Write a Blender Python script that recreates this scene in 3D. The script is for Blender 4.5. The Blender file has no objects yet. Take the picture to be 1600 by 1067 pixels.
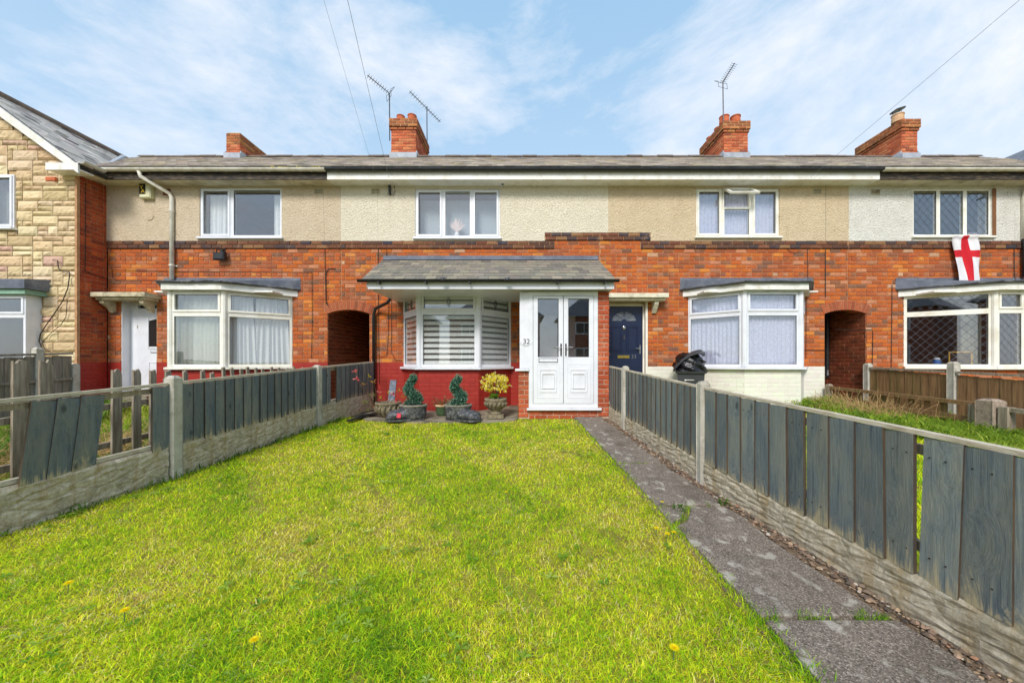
import bpy, bmesh, math, random
import numpy as np
from mathutils import Vector, Matrix

random.seed(7); RS = np.random.RandomState(11)
R = math.radians
scene = bpy.context.scene
COL = scene.collection

# ------------------------------------------------------------------ camera, sky, sun, exposure
F = 560.0; CX = 814.0; CY = 564.0; CAMZ = 1.0; WY = 8.0; SW = F / WY
cam_d = bpy.data.cameras.new('camera'); cam = bpy.data.objects.new('camera', cam_d); COL.objects.link(cam)
cam.location = (0, 0, CAMZ); cam.rotation_euler = (R(90), 0, 0)
cam_d.sensor_width = 36.0; cam_d.lens = F * 36.0 / 1600.0
cam_d.shift_x = (800 - CX) / 1600.0; cam_d.shift_y = (CY - 533.5) / 1600.0
cam_d.clip_start = 0.05; cam_d.clip_end = 3000
scene.camera = cam

SUN_EL = 40.0; SUN_AZ = 196.0        # compass style: 0 = +Y (towards the houses), 180 = behind the camera
world = bpy.data.worlds.new('World'); scene.world = world; world.use_nodes = True
wt = world.node_tree; wt.nodes.clear()
def wn(t): return wt.nodes.new(t)
sky = wn('ShaderNodeTexSky'); sky.sky_type = 'NISHITA'; sky.sun_disc = False
sky.sun_elevation = R(SUN_EL); sky.sun_rotation = R(SUN_AZ); sky.air_density = 1.0; sky.dust_density = 1.2; sky.ozone_density = 1.6
tc = wn('ShaderNodeTexCoord'); mp = wn('ShaderNodeMapping'); mp.inputs['Scale'].default_value = (1.0, 1.0, 1.9)
mp.inputs['Rotation'].default_value = (0, R(20), 0); mp.inputs['Location'].default_value = (4.2, 6.1, 1.1)
n1 = wn('ShaderNodeTexNoise'); n1.inputs['Scale'].default_value = 1.7; n1.inputs['Detail'].default_value = 9; n1.inputs['Roughness'].default_value = 0.64
n1.inputs['Distortion'].default_value = 0.25
rp = wn('ShaderNodeValToRGB'); rp.color_ramp.elements[0].position = 0.43; rp.color_ramp.elements[1].position = 0.66
rp.color_ramp.elements[0].color = (0, 0, 0, 1); rp.color_ramp.elements[1].color = (1, 1, 1, 1)
mx = wn('ShaderNodeMixRGB'); mx.inputs[2].default_value = (4.85, 4.9, 5.15, 1)
hz = wn('ShaderNodeMixRGB'); hz.inputs[0].default_value = 0.7; hz.inputs[2].default_value = (2.1, 3.6, 5.2, 1)
fm = wn('ShaderNodeMath'); fm.operation = 'MULTIPLY'; fm.inputs[1].default_value = 0.95
bg = wn('ShaderNodeBackground'); bg.inputs['Strength'].default_value = 0.098
wo = wn('ShaderNodeOutputWorld')
L = wt.links.new
L(tc.outputs['Generated'], mp.inputs['Vector']); L(mp.outputs[0], n1.inputs['Vector']); L(n1.outputs['Fac'], rp.inputs[0])
sx = wn('ShaderNodeSeparateXYZ'); L(tc.outputs['Generated'], sx.inputs[0])
hr = wn('ShaderNodeValToRGB'); hr.color_ramp.elements[0].position = 0.0; hr.color_ramp.elements[1].position = 0.75; hr.color_ramp.elements[0].color = (3.95, 4.5, 5.0, 1); hr.color_ramp.elements[1].color = (2.0, 3.45, 4.85, 1)
L(sx.outputs[2], hr.inputs[0]); L(hr.outputs[0], hz.inputs[2])
L(rp.outputs['Color'], fm.inputs[0]); L(sky.outputs[0], hz.inputs[1]); L(fm.outputs[0], mx.inputs[0]); L(hz.outputs[0], mx.inputs[1])
L(mx.outputs[0], bg.inputs['Color']); L(bg.outputs[0], wo.inputs['Surface'])

sun_d = bpy.data.lights.new('sun', 'SUN'); sun_d.energy = 1.5; sun_d.angle = R(18); sun_d.color = (1.0, 0.945, 0.895)
sun = bpy.data.objects.new('sun', sun_d); COL.objects.link(sun)
_a = R(SUN_AZ); _e = R(SUN_EL)
sdir = Vector((math.sin(_a) * math.cos(_e), math.cos(_a) * math.cos(_e), math.sin(_e)))
sun.rotation_euler = (-sdir).to_track_quat('-Z', 'Y').to_euler(); sun.location = sdir * 40
scene.view_settings.view_transform = 'Standard'; scene.view_settings.look = 'None'
scene.view_settings.exposure = 1.12; scene.view_settings.gamma = 1.0; scene.view_settings.use_curve_mapping = False
scene.cycles.max_bounces = 8; scene.cycles.transparent_max_bounces = 12

# ------------------------------------------------------------------ helpers
def lin(r, g, b):
    def f(c):
        c /= 255.0
        return c / 12.92 if c <= 0.04045 else ((c + 0.055) / 1.055) ** 2.4
    return (f(r), f(g), f(b), 1.0)
def wx(px): return (px - CX) / SW
def wz(py): return CAMZ + (CY - py) / SW
def P(px, py, Y): return Vector(((px - CX) / F * Y, Y, CAMZ + (CY - py) / F * Y))
def PX(px, Y): return (px - CX) / F * Y
def PZ(py, Y): return CAMZ + (CY - py) / F * Y
def gz(Y):
    if Y >= 7.6: return 0.0
    if Y <= -1: return -0.473
    return -0.055 * (7.6 - Y)

WL = {}
def link(o, parent=None, wloc=None):
    COL.objects.link(o)
    w = Vector(wloc) if wloc is not None else Vector((0, 0, 0))
    if parent is not None:
        o.parent = parent; o.location = w - WL[parent.name]
    else: o.location = w
    WL[o.name] = w
    return o
def thing(name, label, cat, loc, group=None):
    o = bpy.data.objects.new(name, None); o.empty_display_size = 0.2
    link(o, None, loc); o['label'] = label; o['category'] = cat
    if group: o['group'] = group
    return o
def tag(o, label, cat, group=None):
    o['label'] = label; o['category'] = cat
    if group: o['group'] = group
    return o

class Fr:
    """a wall frame: u runs along the wall, d outwards, z up"""
    def __init__(s, p0, p1):
        s.p = Vector((p0[0], p0[1], 0)); d = Vector((p1[0] - p0[0], p1[1] - p0[1], 0)); s.len = d.length; s.u = d.normalized()
        s.n = Vector((s.u.y, -s.u.x, 0)); s.ang = math.atan2(s.u.y, s.u.x)
    def __call__(s, u, d, z): return s.p + s.u * u + s.n * d + Vector((0, 0, z))
def ident(x, y, z): return Vector((x, y, z))

class MB:
    def __init__(s): s.v = []; s.f = []; s.c = []
    def add(s, vs, fs, col=None):
        b = len(s.v); s.v += [tuple(v) for v in vs]
        for f in fs: s.f.append(tuple(i + b for i in f)); s.c.append(col)
        return s
    def box(s, a0, a1, b0, b1, c0, c1, xf=ident, col=None):
        vs = [xf(a, b, c) for a in (a0, a1) for b in (b0, b1) for c in (c0, c1)]
        return s.add(vs, [(0, 1, 3, 2), (4, 6, 7, 5), (0, 4, 5, 1), (2, 3, 7, 6), (0, 2, 6, 4), (1, 5, 7, 3)], col)
    def bbox(s, a0, a1, b0, b1, c0, c1, xf=ident, r=0.004):
        """box with its b1 (outer) edges chamfered"""
        vs = [xf(a, b0, c) for a, c in ((a0, c0), (a1, c0), (a1, c1), (a0, c1))]
        vs += [xf(a, b1 - r, c) for a, c in ((a0, c0), (a1, c0), (a1, c1), (a0, c1))]
        vs += [xf(a, b1, c) for a, c in ((a0 + r, c0 + r), (a1 - r, c0 + r), (a1 - r, c1 - r), (a0 + r, c1 - r))]
        fs = [(0, 1, 2, 3), (8, 9, 10, 11)]
        for k in range(4):
            j = (k + 1) % 4; fs += [(k, j, 4 + j, 4 + k), (4 + k, 4 + j, 8 + j, 8 + k)]
        return s.add(vs, fs)
    def ring(s, u0, u1, z0, z1, w, d0, d1, xf, r=0.004, wb=None):
        wb = w if wb is None else wb
        s.bbox(u0, u1, d0, d1, z0, z0 + wb, xf, r); s.bbox(u0, u1, d0, d1, z1 - w, z1, xf, r)
        s.bbox(u0, u0 + w, d0, d1, z0 + wb, z1 - w, xf, r); s.bbox(u1 - w, u1, d0, d1, z0 + wb, z1 - w, xf, r)
        return s
    def prism(s, poly, vec, col=None):
        n = len(poly); vs = [Vector(p) for p in poly]; vs += [v + Vector(vec) for v in vs[:n]]
        fs = [tuple(range(n)), tuple(range(2 * n - 1, n - 1, -1))] + [(i, n + i, n + (i + 1) % n, (i + 1) % n) for i in range(n)]
        return s.add(vs, fs, col)
    def tube(s, pts, r, n=8, caps=True, col=None):
        pts = [Vector(p) for p in pts]; m = len(pts); rr = r if isinstance(r, (list, tuple)) else [r] * m
        vs = []; up = None
        for i, p in enumerate(pts):
            t = (pts[min(i + 1, m - 1)] - pts[max(i - 1, 0)]).normalized()
            if up is None: up = Vector((0, 0, 1)) if abs(t.z) < 0.9 else Vector((1, 0, 0))
            a = t.cross(up).normalized(); b = t.cross(a).normalized(); up = -b if b.length else up
            for k in range(n):
                q = 2 * math.pi * k / n; vs.append(p + (a * math.cos(q) + b * math.sin(q)) * rr[i])
        fs = [(i * n + k, i * n + (k + 1) % n, (i + 1) * n + (k + 1) % n, (i + 1) * n + k) for i in range(m - 1) for k in range(n)]
        if caps: fs += [tuple(range(n)), tuple(range(m * n - 1, (m - 1) * n - 1, -1))]
        return s.add(vs, fs, col)
    def lathe(s, prof, c, n=24, sx=1, sy=1, wob=0.0, caps=True):
        vs = []; m = len(prof)
        for (r, z) in prof:
            for k in range(n):
                q = 2 * math.pi * k / n; w = 1 + wob * random.uniform(-1, 1)
                vs.append(Vector((c[0] + r * w * math.cos(q) * sx, c[1] + r * w * math.sin(q) * sy, c[2] + z)))
        fs = [(i * n + k, i * n + (k + 1) % n, (i + 1) * n + (k + 1) % n, (i + 1) * n + k) for i in range(m - 1) for k in range(n)]
        if caps: fs += [tuple(range(n - 1, -1, -1)), tuple(range((m - 1) * n, m * n))]
        return s.add(vs, fs)
    def quad(s, a, b, c, d, col=None): return s.add([a, b, c, d], [(0, 1, 2, 3)], col)
    def build(s, name, mat, parent=None, smooth=False, kind=None, fixn=True, base=None):
        me = bpy.data.meshes.new(name)
        V = np.array(s.v, dtype=float)
        if base is None:
            mn = V.min(0); mxx = V.max(0); base = np.array([(mn[0] + mxx[0]) / 2, (mn[1] + mxx[1]) / 2, mn[2]])
        V = V - np.array(base)
        me.from_pydata(V.tolist(), [], s.f)
        if fixn and len(s.f) < 30000:
            bm = bmesh.new(); bm.from_mesh(me); bmesh.ops.recalc_face_normals(bm, faces=bm.faces); bm.to_mesh(me); bm.free()
        if any(c is not None for c in s.c):
            at = me.attributes.new('col', 'FLOAT_COLOR', 'FACE')
            at.data.foreach_set('color', np.array([(c if c is not None else (1, 1, 1, 1)) for c in s.c], dtype=np.float32).ravel())
        if smooth: me.polygons.foreach_set('use_smooth', [True] * len(me.polygons))
        if mat is not None: me.materials.append(mat)
        o = bpy.data.objects.new(name, me); link(o, parent, base)
        if kind: o['kind'] = kind
        return o
def inst(name, mesh, parent, wloc, rot=(0, 0, 0), scale=(1, 1, 1), color=None):
    o = bpy.data.objects.new(name, mesh); link(o, parent, wloc); o.rotation_euler = rot; o.scale = scale
    if color is not None: o.color = color
    return o

# ------------------------------------------------------------------ materials
M = {}
class NT:
    def __init__(s, name):
        s.m = bpy.data.materials.new(name); s.m.use_nodes = True; s.t = s.m.node_tree; s.t.nodes.clear()
        s.out = s.n('ShaderNodeOutputMaterial')
    def n(s, t, **kw):
        nd = s.t.nodes.new(t)
        for k, v in kw.items(): setattr(nd, k, v)
        return nd
    def l(s, a, b): s.t.links.new(a, b)
    def pos(s): return s.n('ShaderNodeNewGeometry').outputs['Position']
    def mapped(s, vec, scale):
        m = s.n('ShaderNodeMapping'); m.inputs['Scale'].default_value = scale; s.l(vec, m.inputs['Vector']); return m.outputs[0]
    def noise(s, vec, scale, detail=5, rough=0.6, dist=0.0):
        n = s.n('ShaderNodeTexNoise'); n.inputs['Scale'].default_value = scale; n.inputs['Detail'].default_value = detail
        n.inputs['Roughness'].default_value = rough; n.inputs['Distortion'].default_value = dist; s.l(vec, n.inputs['Vector']); return n.outputs['Fac']
    def ramp(s, fac, a, b, ca=(0, 0, 0, 1), cb=(1, 1, 1, 1)):
        r = s.n('ShaderNodeValToRGB'); r.color_ramp.elements[0].position = a; r.color_ramp.elements[1].position = b
        r.color_ramp.elements[0].color = ca; r.color_ramp.elements[1].color = cb; s.l(fac, r.inputs[0]); return r.outputs[0]
    def mix(s, fac, a, b, mode='MIX'):
        m = s.n('ShaderNodeMixRGB'); m.blend_type = mode
        for i, v in ((0, fac), (1, a), (2, b)):
            if hasattr(v, 'is_linked') or hasattr(v, 'links'): s.l(v, m.inputs[i])
            else: m.inputs[i].default_value = v
        return m.outputs[0]
    def math(s, op, a, b):
        m = s.n('ShaderNodeMath'); m.operation = op
        for i, v in ((0, a), (1, b)):
            if hasattr(v, 'links'): s.l(v, m.inputs[i])
            else: m.inputs[i].default_value = v
        return m.outputs[0]
    def bump(s, h, strength=0.4, dist=0.01):
        b = s.n('ShaderNodeBump'); b.inputs['Strength'].default_value = strength; b.inputs['Distance'].default_value = dist; s.l(h, b.inputs['Height']); return b.outputs[0]
    def pbr(s, col, rough=0.6, normal=None, spec=0.4, metal=0.0):
        p = s.n('ShaderNodeBsdfPrincipled')
        if hasattr(col, 'links'): s.l(col, p.inputs['Base Color'])
        else: p.inputs['Base Color'].default_value = col
        if hasattr(rough, 'links'): s.l(rough, p.inputs['Roughness'])
        else: p.inputs['Roughness'].default_value = rough
        p.inputs['Specular IOR Level'].default_value = spec; p.inputs['Metallic'].default_value = metal
        if normal is not None: s.l(normal, p.inputs['Normal'])
        s.l(p.outputs[0], s.out.inputs['Surface']); return p

def simple(name, c1, c2=None, scale=6.0, rough=0.6, bump=0.15, bscale=60.0, bdist=0.004, spec=0.35, lo=0.35, hi=0.68, stretch=(1, 1, 1), dirt=None, dirt_amt=0.5, dscale=3.0, metal=0.0):
    t = NT(name); p = t.mapped(t.pos(), stretch)
    c2 = c2 or tuple(c * 0.82 for c in c1[:3]) + (1,)
    col = t.mix(t.ramp(t.noise(p, scale), lo, hi), c1, c2)
    if dirt: col = t.mix(t.math('MULTIPLY', t.ramp(t.noise(p, dscale, 8, 0.7), 0.5, 0.68), dirt_amt), col, dirt)
    nb = t.bump(t.noise(p, bscale, 6, 0.65), bump, bdist) if bump else None
    t.pbr(col, rough, nb, spec, metal); M[name] = t.m; return t.m

def brickmat(name, attr, scale_mul=1.0):
    t = NT(name); p = t.pos()
    if attr == 'obj': c = t.n('ShaderNodeObjectInfo').outputs['Color']
    else:
        a = t.n('ShaderNodeAttribute'); a.attribute_name = 'col'; c = a.outputs['Color']
    c = t.mix(t.math('MULTIPLY', t.ramp(t.noise(p, 30, 6, 0.75), 0.40, 0.66), 0.6), c, t.mix(1.0, c, (0.45, 0.36, 0.34, 1), 'MULTIPLY'))
    c = t.mix(t.math('MULTIPLY', t.ramp(t.noise(t.mapped(p, (2.2, 2.2, 0.9)), 2.6, 7, 0.75), 0.56, 0.72), 0.33), c, lin(212, 172, 140))
    c = t.mix(t.math('MULTIPLY', t.ramp(t.noise(p, 9, 5, 0.7), 0.62, 0.78), 0.45), c, lin(95, 70, 60))
    c = t.mix(t.math('MULTIPLY', t.ramp(t.noise(p, 55, 3, 0.6), 0.66, 0.74), 0.5), c, lin(220, 190, 165))
    c = t.mix(t.math('MULTIPLY', t.ramp(t.noise(t.mapped(p, (1.6, 1.6, .7)), 1.1, 7, 0.72), 0.50, 0.70), 0.38), c, lin(112, 80, 64))
    t.pbr(c, 0.88, t.bump(t.noise(p, 120, 5, 0.7), 0.5, 0.006), 0.2); M[name] = t.m
brickmat('brick_obj', 'obj'); brickmat('brick_att', 'att')
simple('mortar', lin(196, 152, 112), lin(166, 122, 86), 14, 0.95, 0.5, 150, 0.004)
simple('mortar_stone', lin(196, 168, 124), lin(176, 148, 106), 14, 0.95, 0.4, 150)
simple('mortar_pale', lin(205, 180, 158), lin(180, 150, 125), 14, 0.95, 0.4, 150)
simple('mortar_red', lin(152, 42, 32), lin(142, 39, 30), 5, 0.7, 0.3, 120)
simple('mortar_cream', lin(226, 223, 208), lin(216, 212, 196), 3, 0.7, 0.2, 90)
def paintbrick(name, attr, rough):
    t = NT(name); p = t.pos()
    if attr == 'obj': c = t.n('ShaderNodeObjectInfo').outputs['Color']
    else:
        a = t.n('ShaderNodeAttribute'); a.attribute_name = 'col'; c = a.outputs['Color']
    c = t.mix(t.math('MULTIPLY', t.ramp(t.noise(p, 5, 6, 0.7), 0.48, 0.78), 0.35), c, t.mix(1.0, c, (0.7, 0.62, 0.6, 1), 'MULTIPLY'))
    c = t.mix(t.math('MULTIPLY', t.ramp(t.noise(p, 60, 3, 0.6), 0.74, 0.78), 0.4), c, lin(200, 150, 130))
    t.pbr(c, rough, t.bump(t.noise(p, 70, 5, 0.7), 0.35, 0.005), 0.35); M[name] = t.m
paintbrick('paint_obj', 'obj', 0.55); paintbrick('paint_att', 'att', 0.55)

def dash(name, ca, cb, cd):
    t = NT(name); p = t.pos()
    v = t.n('ShaderNodeTexVoronoi'); v.inputs['Scale'].default_value = 34; t.l(t.mapped(p, (1, 1, 1.25)), v.inputs['Vector'])
    nz = t.noise(p, 30, 7, 0.75, 0.8)
    h = t.math('ADD', t.math('MULTIPLY', v.outputs['Distance'], 0.7), nz)
    col = t.mix(t.ramp(t.noise(p, 3.0, 6, 0.7), 0.35, 0.7), ca, cb)
    col = t.mix(t.math('MULTIPLY', t.ramp(nz, 0.55, 0.66), 0.7), col, cd)  # dark speckle paints the small shadows of the rough dash into the colour
    col = t.mix(t.math('MULTIPLY', t.ramp(t.noise(t.mapped(p, (3, 3, 0.5)), 1.6, 6, 0.7), 0.55, 0.8), 0.3), col, cd)
    t.pbr(col, 0.9, t.bump(h, 1.0, 0.03), 0.2); M[name] = t.m
dash('render_tan', lin(226, 208, 180), lin(214, 194, 164), lin(168, 146, 116))
dash('render_cream', lin(240, 231, 208), lin(232, 222, 197), lin(192, 177, 146))
dash('render_beige', lin(228, 208, 174), lin(216, 195, 160), lin(162, 138, 104))
dash('render_white', lin(238, 236, 226), lin(224, 220, 208), lin(160, 152, 138))

simple('upvc', lin(230, 232, 236), lin(220, 222, 228), 3, 0.28, 0.02, 40, spec=0.5, dirt=lin(200, 198, 190), dirt_amt=0.25)
simple('upvc_cream', lin(240, 238, 228), lin(228, 224, 208), 3, 0.35, 0.02, 40, spec=0.5, dirt=lin(190, 180, 150), dirt_amt=0.35)
simple('paint_white', lin(238, 237, 232), lin(226, 224, 214), 3, 0.45, 0.05, 50, dirt=lin(190, 176, 140), dirt_amt=0.4, dscale=6)
simple('soffit_old', lin(222, 214, 194), lin(200, 190, 164), 4, 0.6, 0.1, 50, dirt=lin(140, 118, 86), dirt_amt=0.5, dscale=4)
simple('fascia_black', lin(38, 34, 30), lin(70, 58, 46), 7, 0.6, 0.2, 40, stretch=(1, 1, 4), dirt=lin(150, 130, 100), dirt_amt=0.4, dscale=7)
simple('gutter_white', lin(226, 222, 208), lin(205, 198, 178), 5, 0.4, 0.05, 40, dirt=lin(150, 140, 112), dirt_amt=0.3, dscale=5)
simple('gutter_black', lin(26, 26, 27), lin(40, 40, 40), 5, 0.35, 0.05, 40, spec=0.5)
simple('black_plastic', lin(30, 31, 33), lin(44, 45, 46), 8, 0.4, 0.05, 60, spec=0.45)
simple('bin_plastic', lin(66, 68, 71), lin(54, 56, 60), 6, 0.5, 0.08, 120, spec=0.4)
simple('cable_black', lin(38, 32, 30), lin(50, 42, 38), 8, 0.6, 0)
simple('wire', lin(150, 156, 164), None, 8, 0.6, 0)
simple('aerial_metal', lin(96, 98, 102), lin(70, 70, 72), 20, 0.45, 0, metal=0.6)
simple('steel', lin(190, 190, 192), lin(150, 150, 152), 20, 0.25, 0, metal=0.9)
simple('brass', lin(200, 178, 96), lin(170, 148, 78), 20, 0.3, 0, metal=0.8)
simple('lead', lin(108, 114, 126), lin(84, 90, 102), 5, 0.55, 0.2, 30, dirt=lin(150, 154, 158), dirt_amt=0.5)
simple('felt_roof', lin(86, 86, 88), lin(62, 62, 64), 9, 0.85, 0.5, 60, dirt=lin(150, 148, 138), dirt_amt=0.6, dscale=7)
simple('flashing', lin(172, 178, 186), lin(148, 154, 162), 6, 0.55, 0.2, 30)
simple('canopy_conc', lin(206, 196, 166), lin(176, 164, 132), 8, 0.9, 0.5, 60, dirt=lin(84, 78, 60), dirt_amt=0.75, dscale=7)
simple('canopy_cream', lin(230, 226, 204), lin(208, 202, 176), 8, 0.7, 0.3, 60, dirt=lin(110, 104, 80), dirt_amt=0.45, dscale=6)
simple('post_conc', lin(198, 194, 182), lin(174, 168, 154), 7, 0.92, 0.5, 110, 0.004, dirt=lin(128, 118, 94), dirt_amt=0.6, dscale=6)
simple('post_rough', lin(176, 158, 140), lin(140, 124, 108), 30, 0.95, 0.9, 90, 0.01, dirt=lin(100, 90, 74), dirt_amt=0.5, dscale=9)
simple('wood_grey', lin(170, 158, 138), lin(118, 104, 86), 9, 0.85, 0.6, 40, 0.006, stretch=(4, 4, 0.35), dirt=lin(84, 70, 56), dirt_amt=0.6, dscale=7)
simple('wood_fence_grey', lin(150, 143, 130), lin(116, 108, 96), 9, 0.85, 0.5, 40, 0.005, stretch=(4, 4, 0.35), dirt=lin(96, 96, 70), dirt_amt=0.55, dscale=3)
simple('wood_brown', lin(150, 116, 78), lin(112, 82, 54), 8, 0.8, 0.5, 40, 0.005, stretch=(4, 4, 0.35), dirt=lin(92, 96, 44), dirt_amt=0.6, dscale=1.6)
simple('wood_rail', lin(206, 196, 176), lin(168, 154, 130), 12, 0.8, 0.4, 60, 0.004, stretch=(3, 0.6, 3), dirt=lin(120, 104, 84), dirt_amt=0.5, dscale=8)
simple('concrete_floor', lin(150, 140, 120), lin(112, 104, 88), 4, 0.95, 0.6, 80, 0.006, dirt=lin(72, 66, 54), dirt_amt=0.7, dscale=4)
simple('soil', lin(146, 124, 100), lin(110, 92, 74), 18, 0.98, 0.9, 90, 0.02, dirt=lin(140, 116, 92), dirt_amt=0.5, dscale=14)
simple('ground_green', lin(152, 150, 50), lin(120, 108, 50), 11, 0.98, 0.8, 60, 0.02, dirt=lin(126, 108, 60), dirt_amt=0.6, dscale=5)
simple('asphalt', lin(92, 92, 94), lin(78, 78, 80), 12, 0.9, 0.5, 140)
simple('pavement', lin(140, 138, 132), lin(122, 120, 114), 5, 0.92, 0.4, 90)
simple('clay_pot', lin(206, 112, 70), lin(178, 90, 56), 8, 0.8, 0.3, 60, dirt=lin(120, 80, 60), dirt_amt=0.5)
simple('clay_buff', lin(214, 178, 140), lin(190, 150, 112), 8, 0.8, 0.3, 60)
simple('stone_urn', lin(150, 138, 112), lin(112, 102, 82), 18, 0.95, 0.9, 70, 0.01, dirt=lin(76, 72, 54), dirt_amt=0.7, dscale=14)
simple('boot_rubber', lin(52, 54, 58), lin(92, 94, 98), 22, 0.45, 0.8, 40, 0.012, dirt=lin(150, 148, 142), dirt_amt=0.6, dscale=22, spec=0.5)
simple('boot_rim', lin(150, 142, 126), lin(110, 104, 92), 14, 0.8, 0.4, 60)
simple('boot_tag', lin(206, 40, 62), lin(180, 30, 50), 14, 0.5, 0)
simple('green_glaze', lin(92, 122, 84), lin(66, 92, 62), 9, 0.3, 0.1, 40, spec=0.6, dirt=lin(140, 130, 90), dirt_amt=0.3)
simple('slate_piece', lin(106, 114, 126), lin(84, 90, 102), 14, 0.7, 0.3, 60, dirt=lin(180, 180, 176), dirt_amt=0.4, dscale=9)
simple('red_door_panel', lin(34, 56, 100), None, 5, 0.35, 0)
simple('door_blue', lin(22, 36, 68), lin(18, 30, 60), 5, 0.35, 0.05, 40, spec=0.5)
simple('room', lin(120, 116, 108), lin(104, 100, 94), 2, 0.9, 0)
simple('dark_void', lin(38, 32, 30), None, 2, 0.95, 0)
simple('white_sheet', lin(236, 236, 240), lin(220, 222, 230), 6, 0.8, 0)
simple('blue_jar', lin(44, 110, 190), lin(30, 84, 150), 6, 0.3, 0, spec=0.6)
simple('gold', lin(214, 166, 60), None, 6, 0.35, 0)
simple('purple_card', lin(104, 96, 176), lin(180, 170, 130), 30, 0.6, 0)
simple('pink_feather', lin(232, 214, 210), lin(220, 196, 192), 20, 0.9, 0)
simple('bark', lin(110, 84, 66), lin(84, 62, 48), 30, 0.9, 0.5, 90)
simple('yellow_ink', lin(236, 200, 40), None, 6, 0.6, 0)
simple('alarm_case', lin(226, 224, 190), lin(208, 204, 160), 8, 0.5, 0)
simple('ridge_tile', lin(126, 110, 96), lin(96, 84, 76), 10, 0.9, 0.4, 60)
simple('moss', lin(176, 160, 40), lin(130, 120, 40), 30, 0.98, 0.8, 120, 0.01)
simple('bag', lin(14, 14, 16), lin(22, 22, 25), 4, 0.22, 0.5, 22, 0.02, spec=0.6)
simple('car_paint', lin(225, 228, 232), None, 4, 0.25, 0, spec=0.6)
simple('wood_pole', lin(110, 92, 74), lin(86, 70, 56), 6, 0.9, 0.3, 40)
simple('lead_green', lin(140, 176, 156), lin(120, 156, 136), 6, 0.6, 0.1, 40)
simple('brown_board', lin(128, 86, 52), None, 6, 0.7, 0.1)
simple('leaf_straw', lin(190, 160, 110), lin(150, 116, 76), 20, 0.9, 0)

def colmat(name, rough=0.7, trans=0.0, bump=0.0, attr='col', bscale=60, var=0.25):
    t = NT(name); a = t.n('ShaderNodeAttribute'); a.attribute_name = attr; c = a.outputs['Color']
    p = t.pos()
    c = t.mix(t.math('MULTIPLY', t.ramp(t.noise(p, 24, 4, 0.6), 0.4, 0.7), var), c, t.mix(1.0, c, (0.5, 0.5, 0.5, 1), 'MULTIPLY'))
    nb = t.bump(t.noise(p, bscale, 5, 0.65), bump, 0.006) if bump else None
    pb = t.pbr(c, rough, nb, 0.25)
    if trans:
        tr = t.n('ShaderNodeBsdfTranslucent'); t.l(c, tr.inputs['Color']); ms = t.n('ShaderNodeMixShader'); ms.inputs[0].default_value = trans
        t.l(pb.outputs[0], ms.inputs[1]); t.l(tr.outputs[0], ms.inputs[2]); t.l(ms.outputs[0], t.out.inputs['Surface'])
    M[name] = t.m
colmat('leaf', 0.55, 0.5, 0, var=0.06); colmat('slates_att', 0.72, 0, 0.3, var=0.5); colmat('stone_att', 0.92, 0, 0.7, bscale=40, var=0.25)
colmat('pebbles', 0.85, 0, 0.3); colmat('print', 0.8, 0.15, 0, var=0.05)

def slate_obj():
    t = NT('slate_obj'); p = t.pos(); c = t.n('ShaderNodeObjectInfo').outputs['Color']
    c = t.mix(t.math('MULTIPLY', t.ramp(t.noise(p, 7, 6, 0.7), 0.45, 0.7), 0.6), c, lin(120, 114, 96))
    c = t.mix(t.math('MULTIPLY', t.ramp(t.noise(p, 40, 4, 0.7), 0.60, 0.70), 0.5), c, lin(168, 164, 150))
    c = t.mix(t.math('MULTIPLY', t.ramp(t.noise(p, 5, 4, 0.7), 0.62, 0.74), 0.6), c, lin(52, 50, 46))
    t.pbr(c, 0.75, t.bump(t.noise(p, 70, 5, 0.7), 0.35, 0.005), 0.3); M['slate_obj'] = t.m
slate_obj()

def glass():
    t = NT('glass'); lw = t.n('ShaderNodeLayerWeight'); lw.inputs['Blend'].default_value = 0.5
    k = t.math('ADD', t.math('MULTIPLY', t.math('POWER', lw.outputs['Facing'], 3.5), 0.8), 0.12)
    tr = t.n('ShaderNodeBsdfTransparent'); tr.inputs[0].default_value = (0.97, 0.98, 0.975, 1)
    gl = t.n('ShaderNodeBsdfGlossy'); gl.inputs['Roughness'].default_value = 0.015; gl.inputs['Color'].default_value = (0.92, 0.95, 1.0, 1)
    ms = t.n('ShaderNodeMixShader'); t.l(k, ms.inputs[0]); t.l(tr.outputs[0], ms.inputs[1]); t.l(gl.outputs[0], ms.inputs[2]); t.l(ms.outputs[0], t.out.inputs['Surface']); M['glass'] = t.m
glass()

def cloth(name, c, trans=0.4, opacity=1.0, lace=False):
    t = NT(name); p = t.pos()
    col = t.mix(t.ramp(t.noise(p, 20, 4, 0.6), 0.4, 0.7), c, tuple(x * 0.88 for x in c[:3]) + (1,))
    pb = t.pbr(col, 0.9, None, 0.1)
    tr = t.n('ShaderNodeBsdfTranslucent'); t.l(col, tr.inputs['Color']); ms = t.n('ShaderNodeMixShader'); ms.inputs[0].default_value = trans
    t.l(pb.outputs[0], ms.inputs[1]); t.l(tr.outputs[0], ms.inputs[2]); last = ms.outputs[0]
    if opacity < 1:
        tp = t.n('ShaderNodeBsdfTransparent'); m2 = t.n('ShaderNodeMixShader'); m2.inputs[0].default_value = opacity
        if lace:
            f = t.math('ADD', t.math('MULTIPLY', t.ramp(t.noise(p, 34, 4, 0.7, 1.0), 0.52, 0.60), 0.35), opacity); t.l(f, m2.inputs[0])
        t.l(tp.outputs[0], m2.inputs[1]); t.l(last, m2.inputs[2]); last = m2.outputs[0]
    t.l(last, t.out.inputs['Surface']); M[name] = t.m
cloth('curtain', lin(240, 242, 242), 0.12); cloth('net', lin(226, 228, 252), 0.12, 0.8, True); cloth('blind', lin(246, 246, 244), 0.0)
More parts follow.
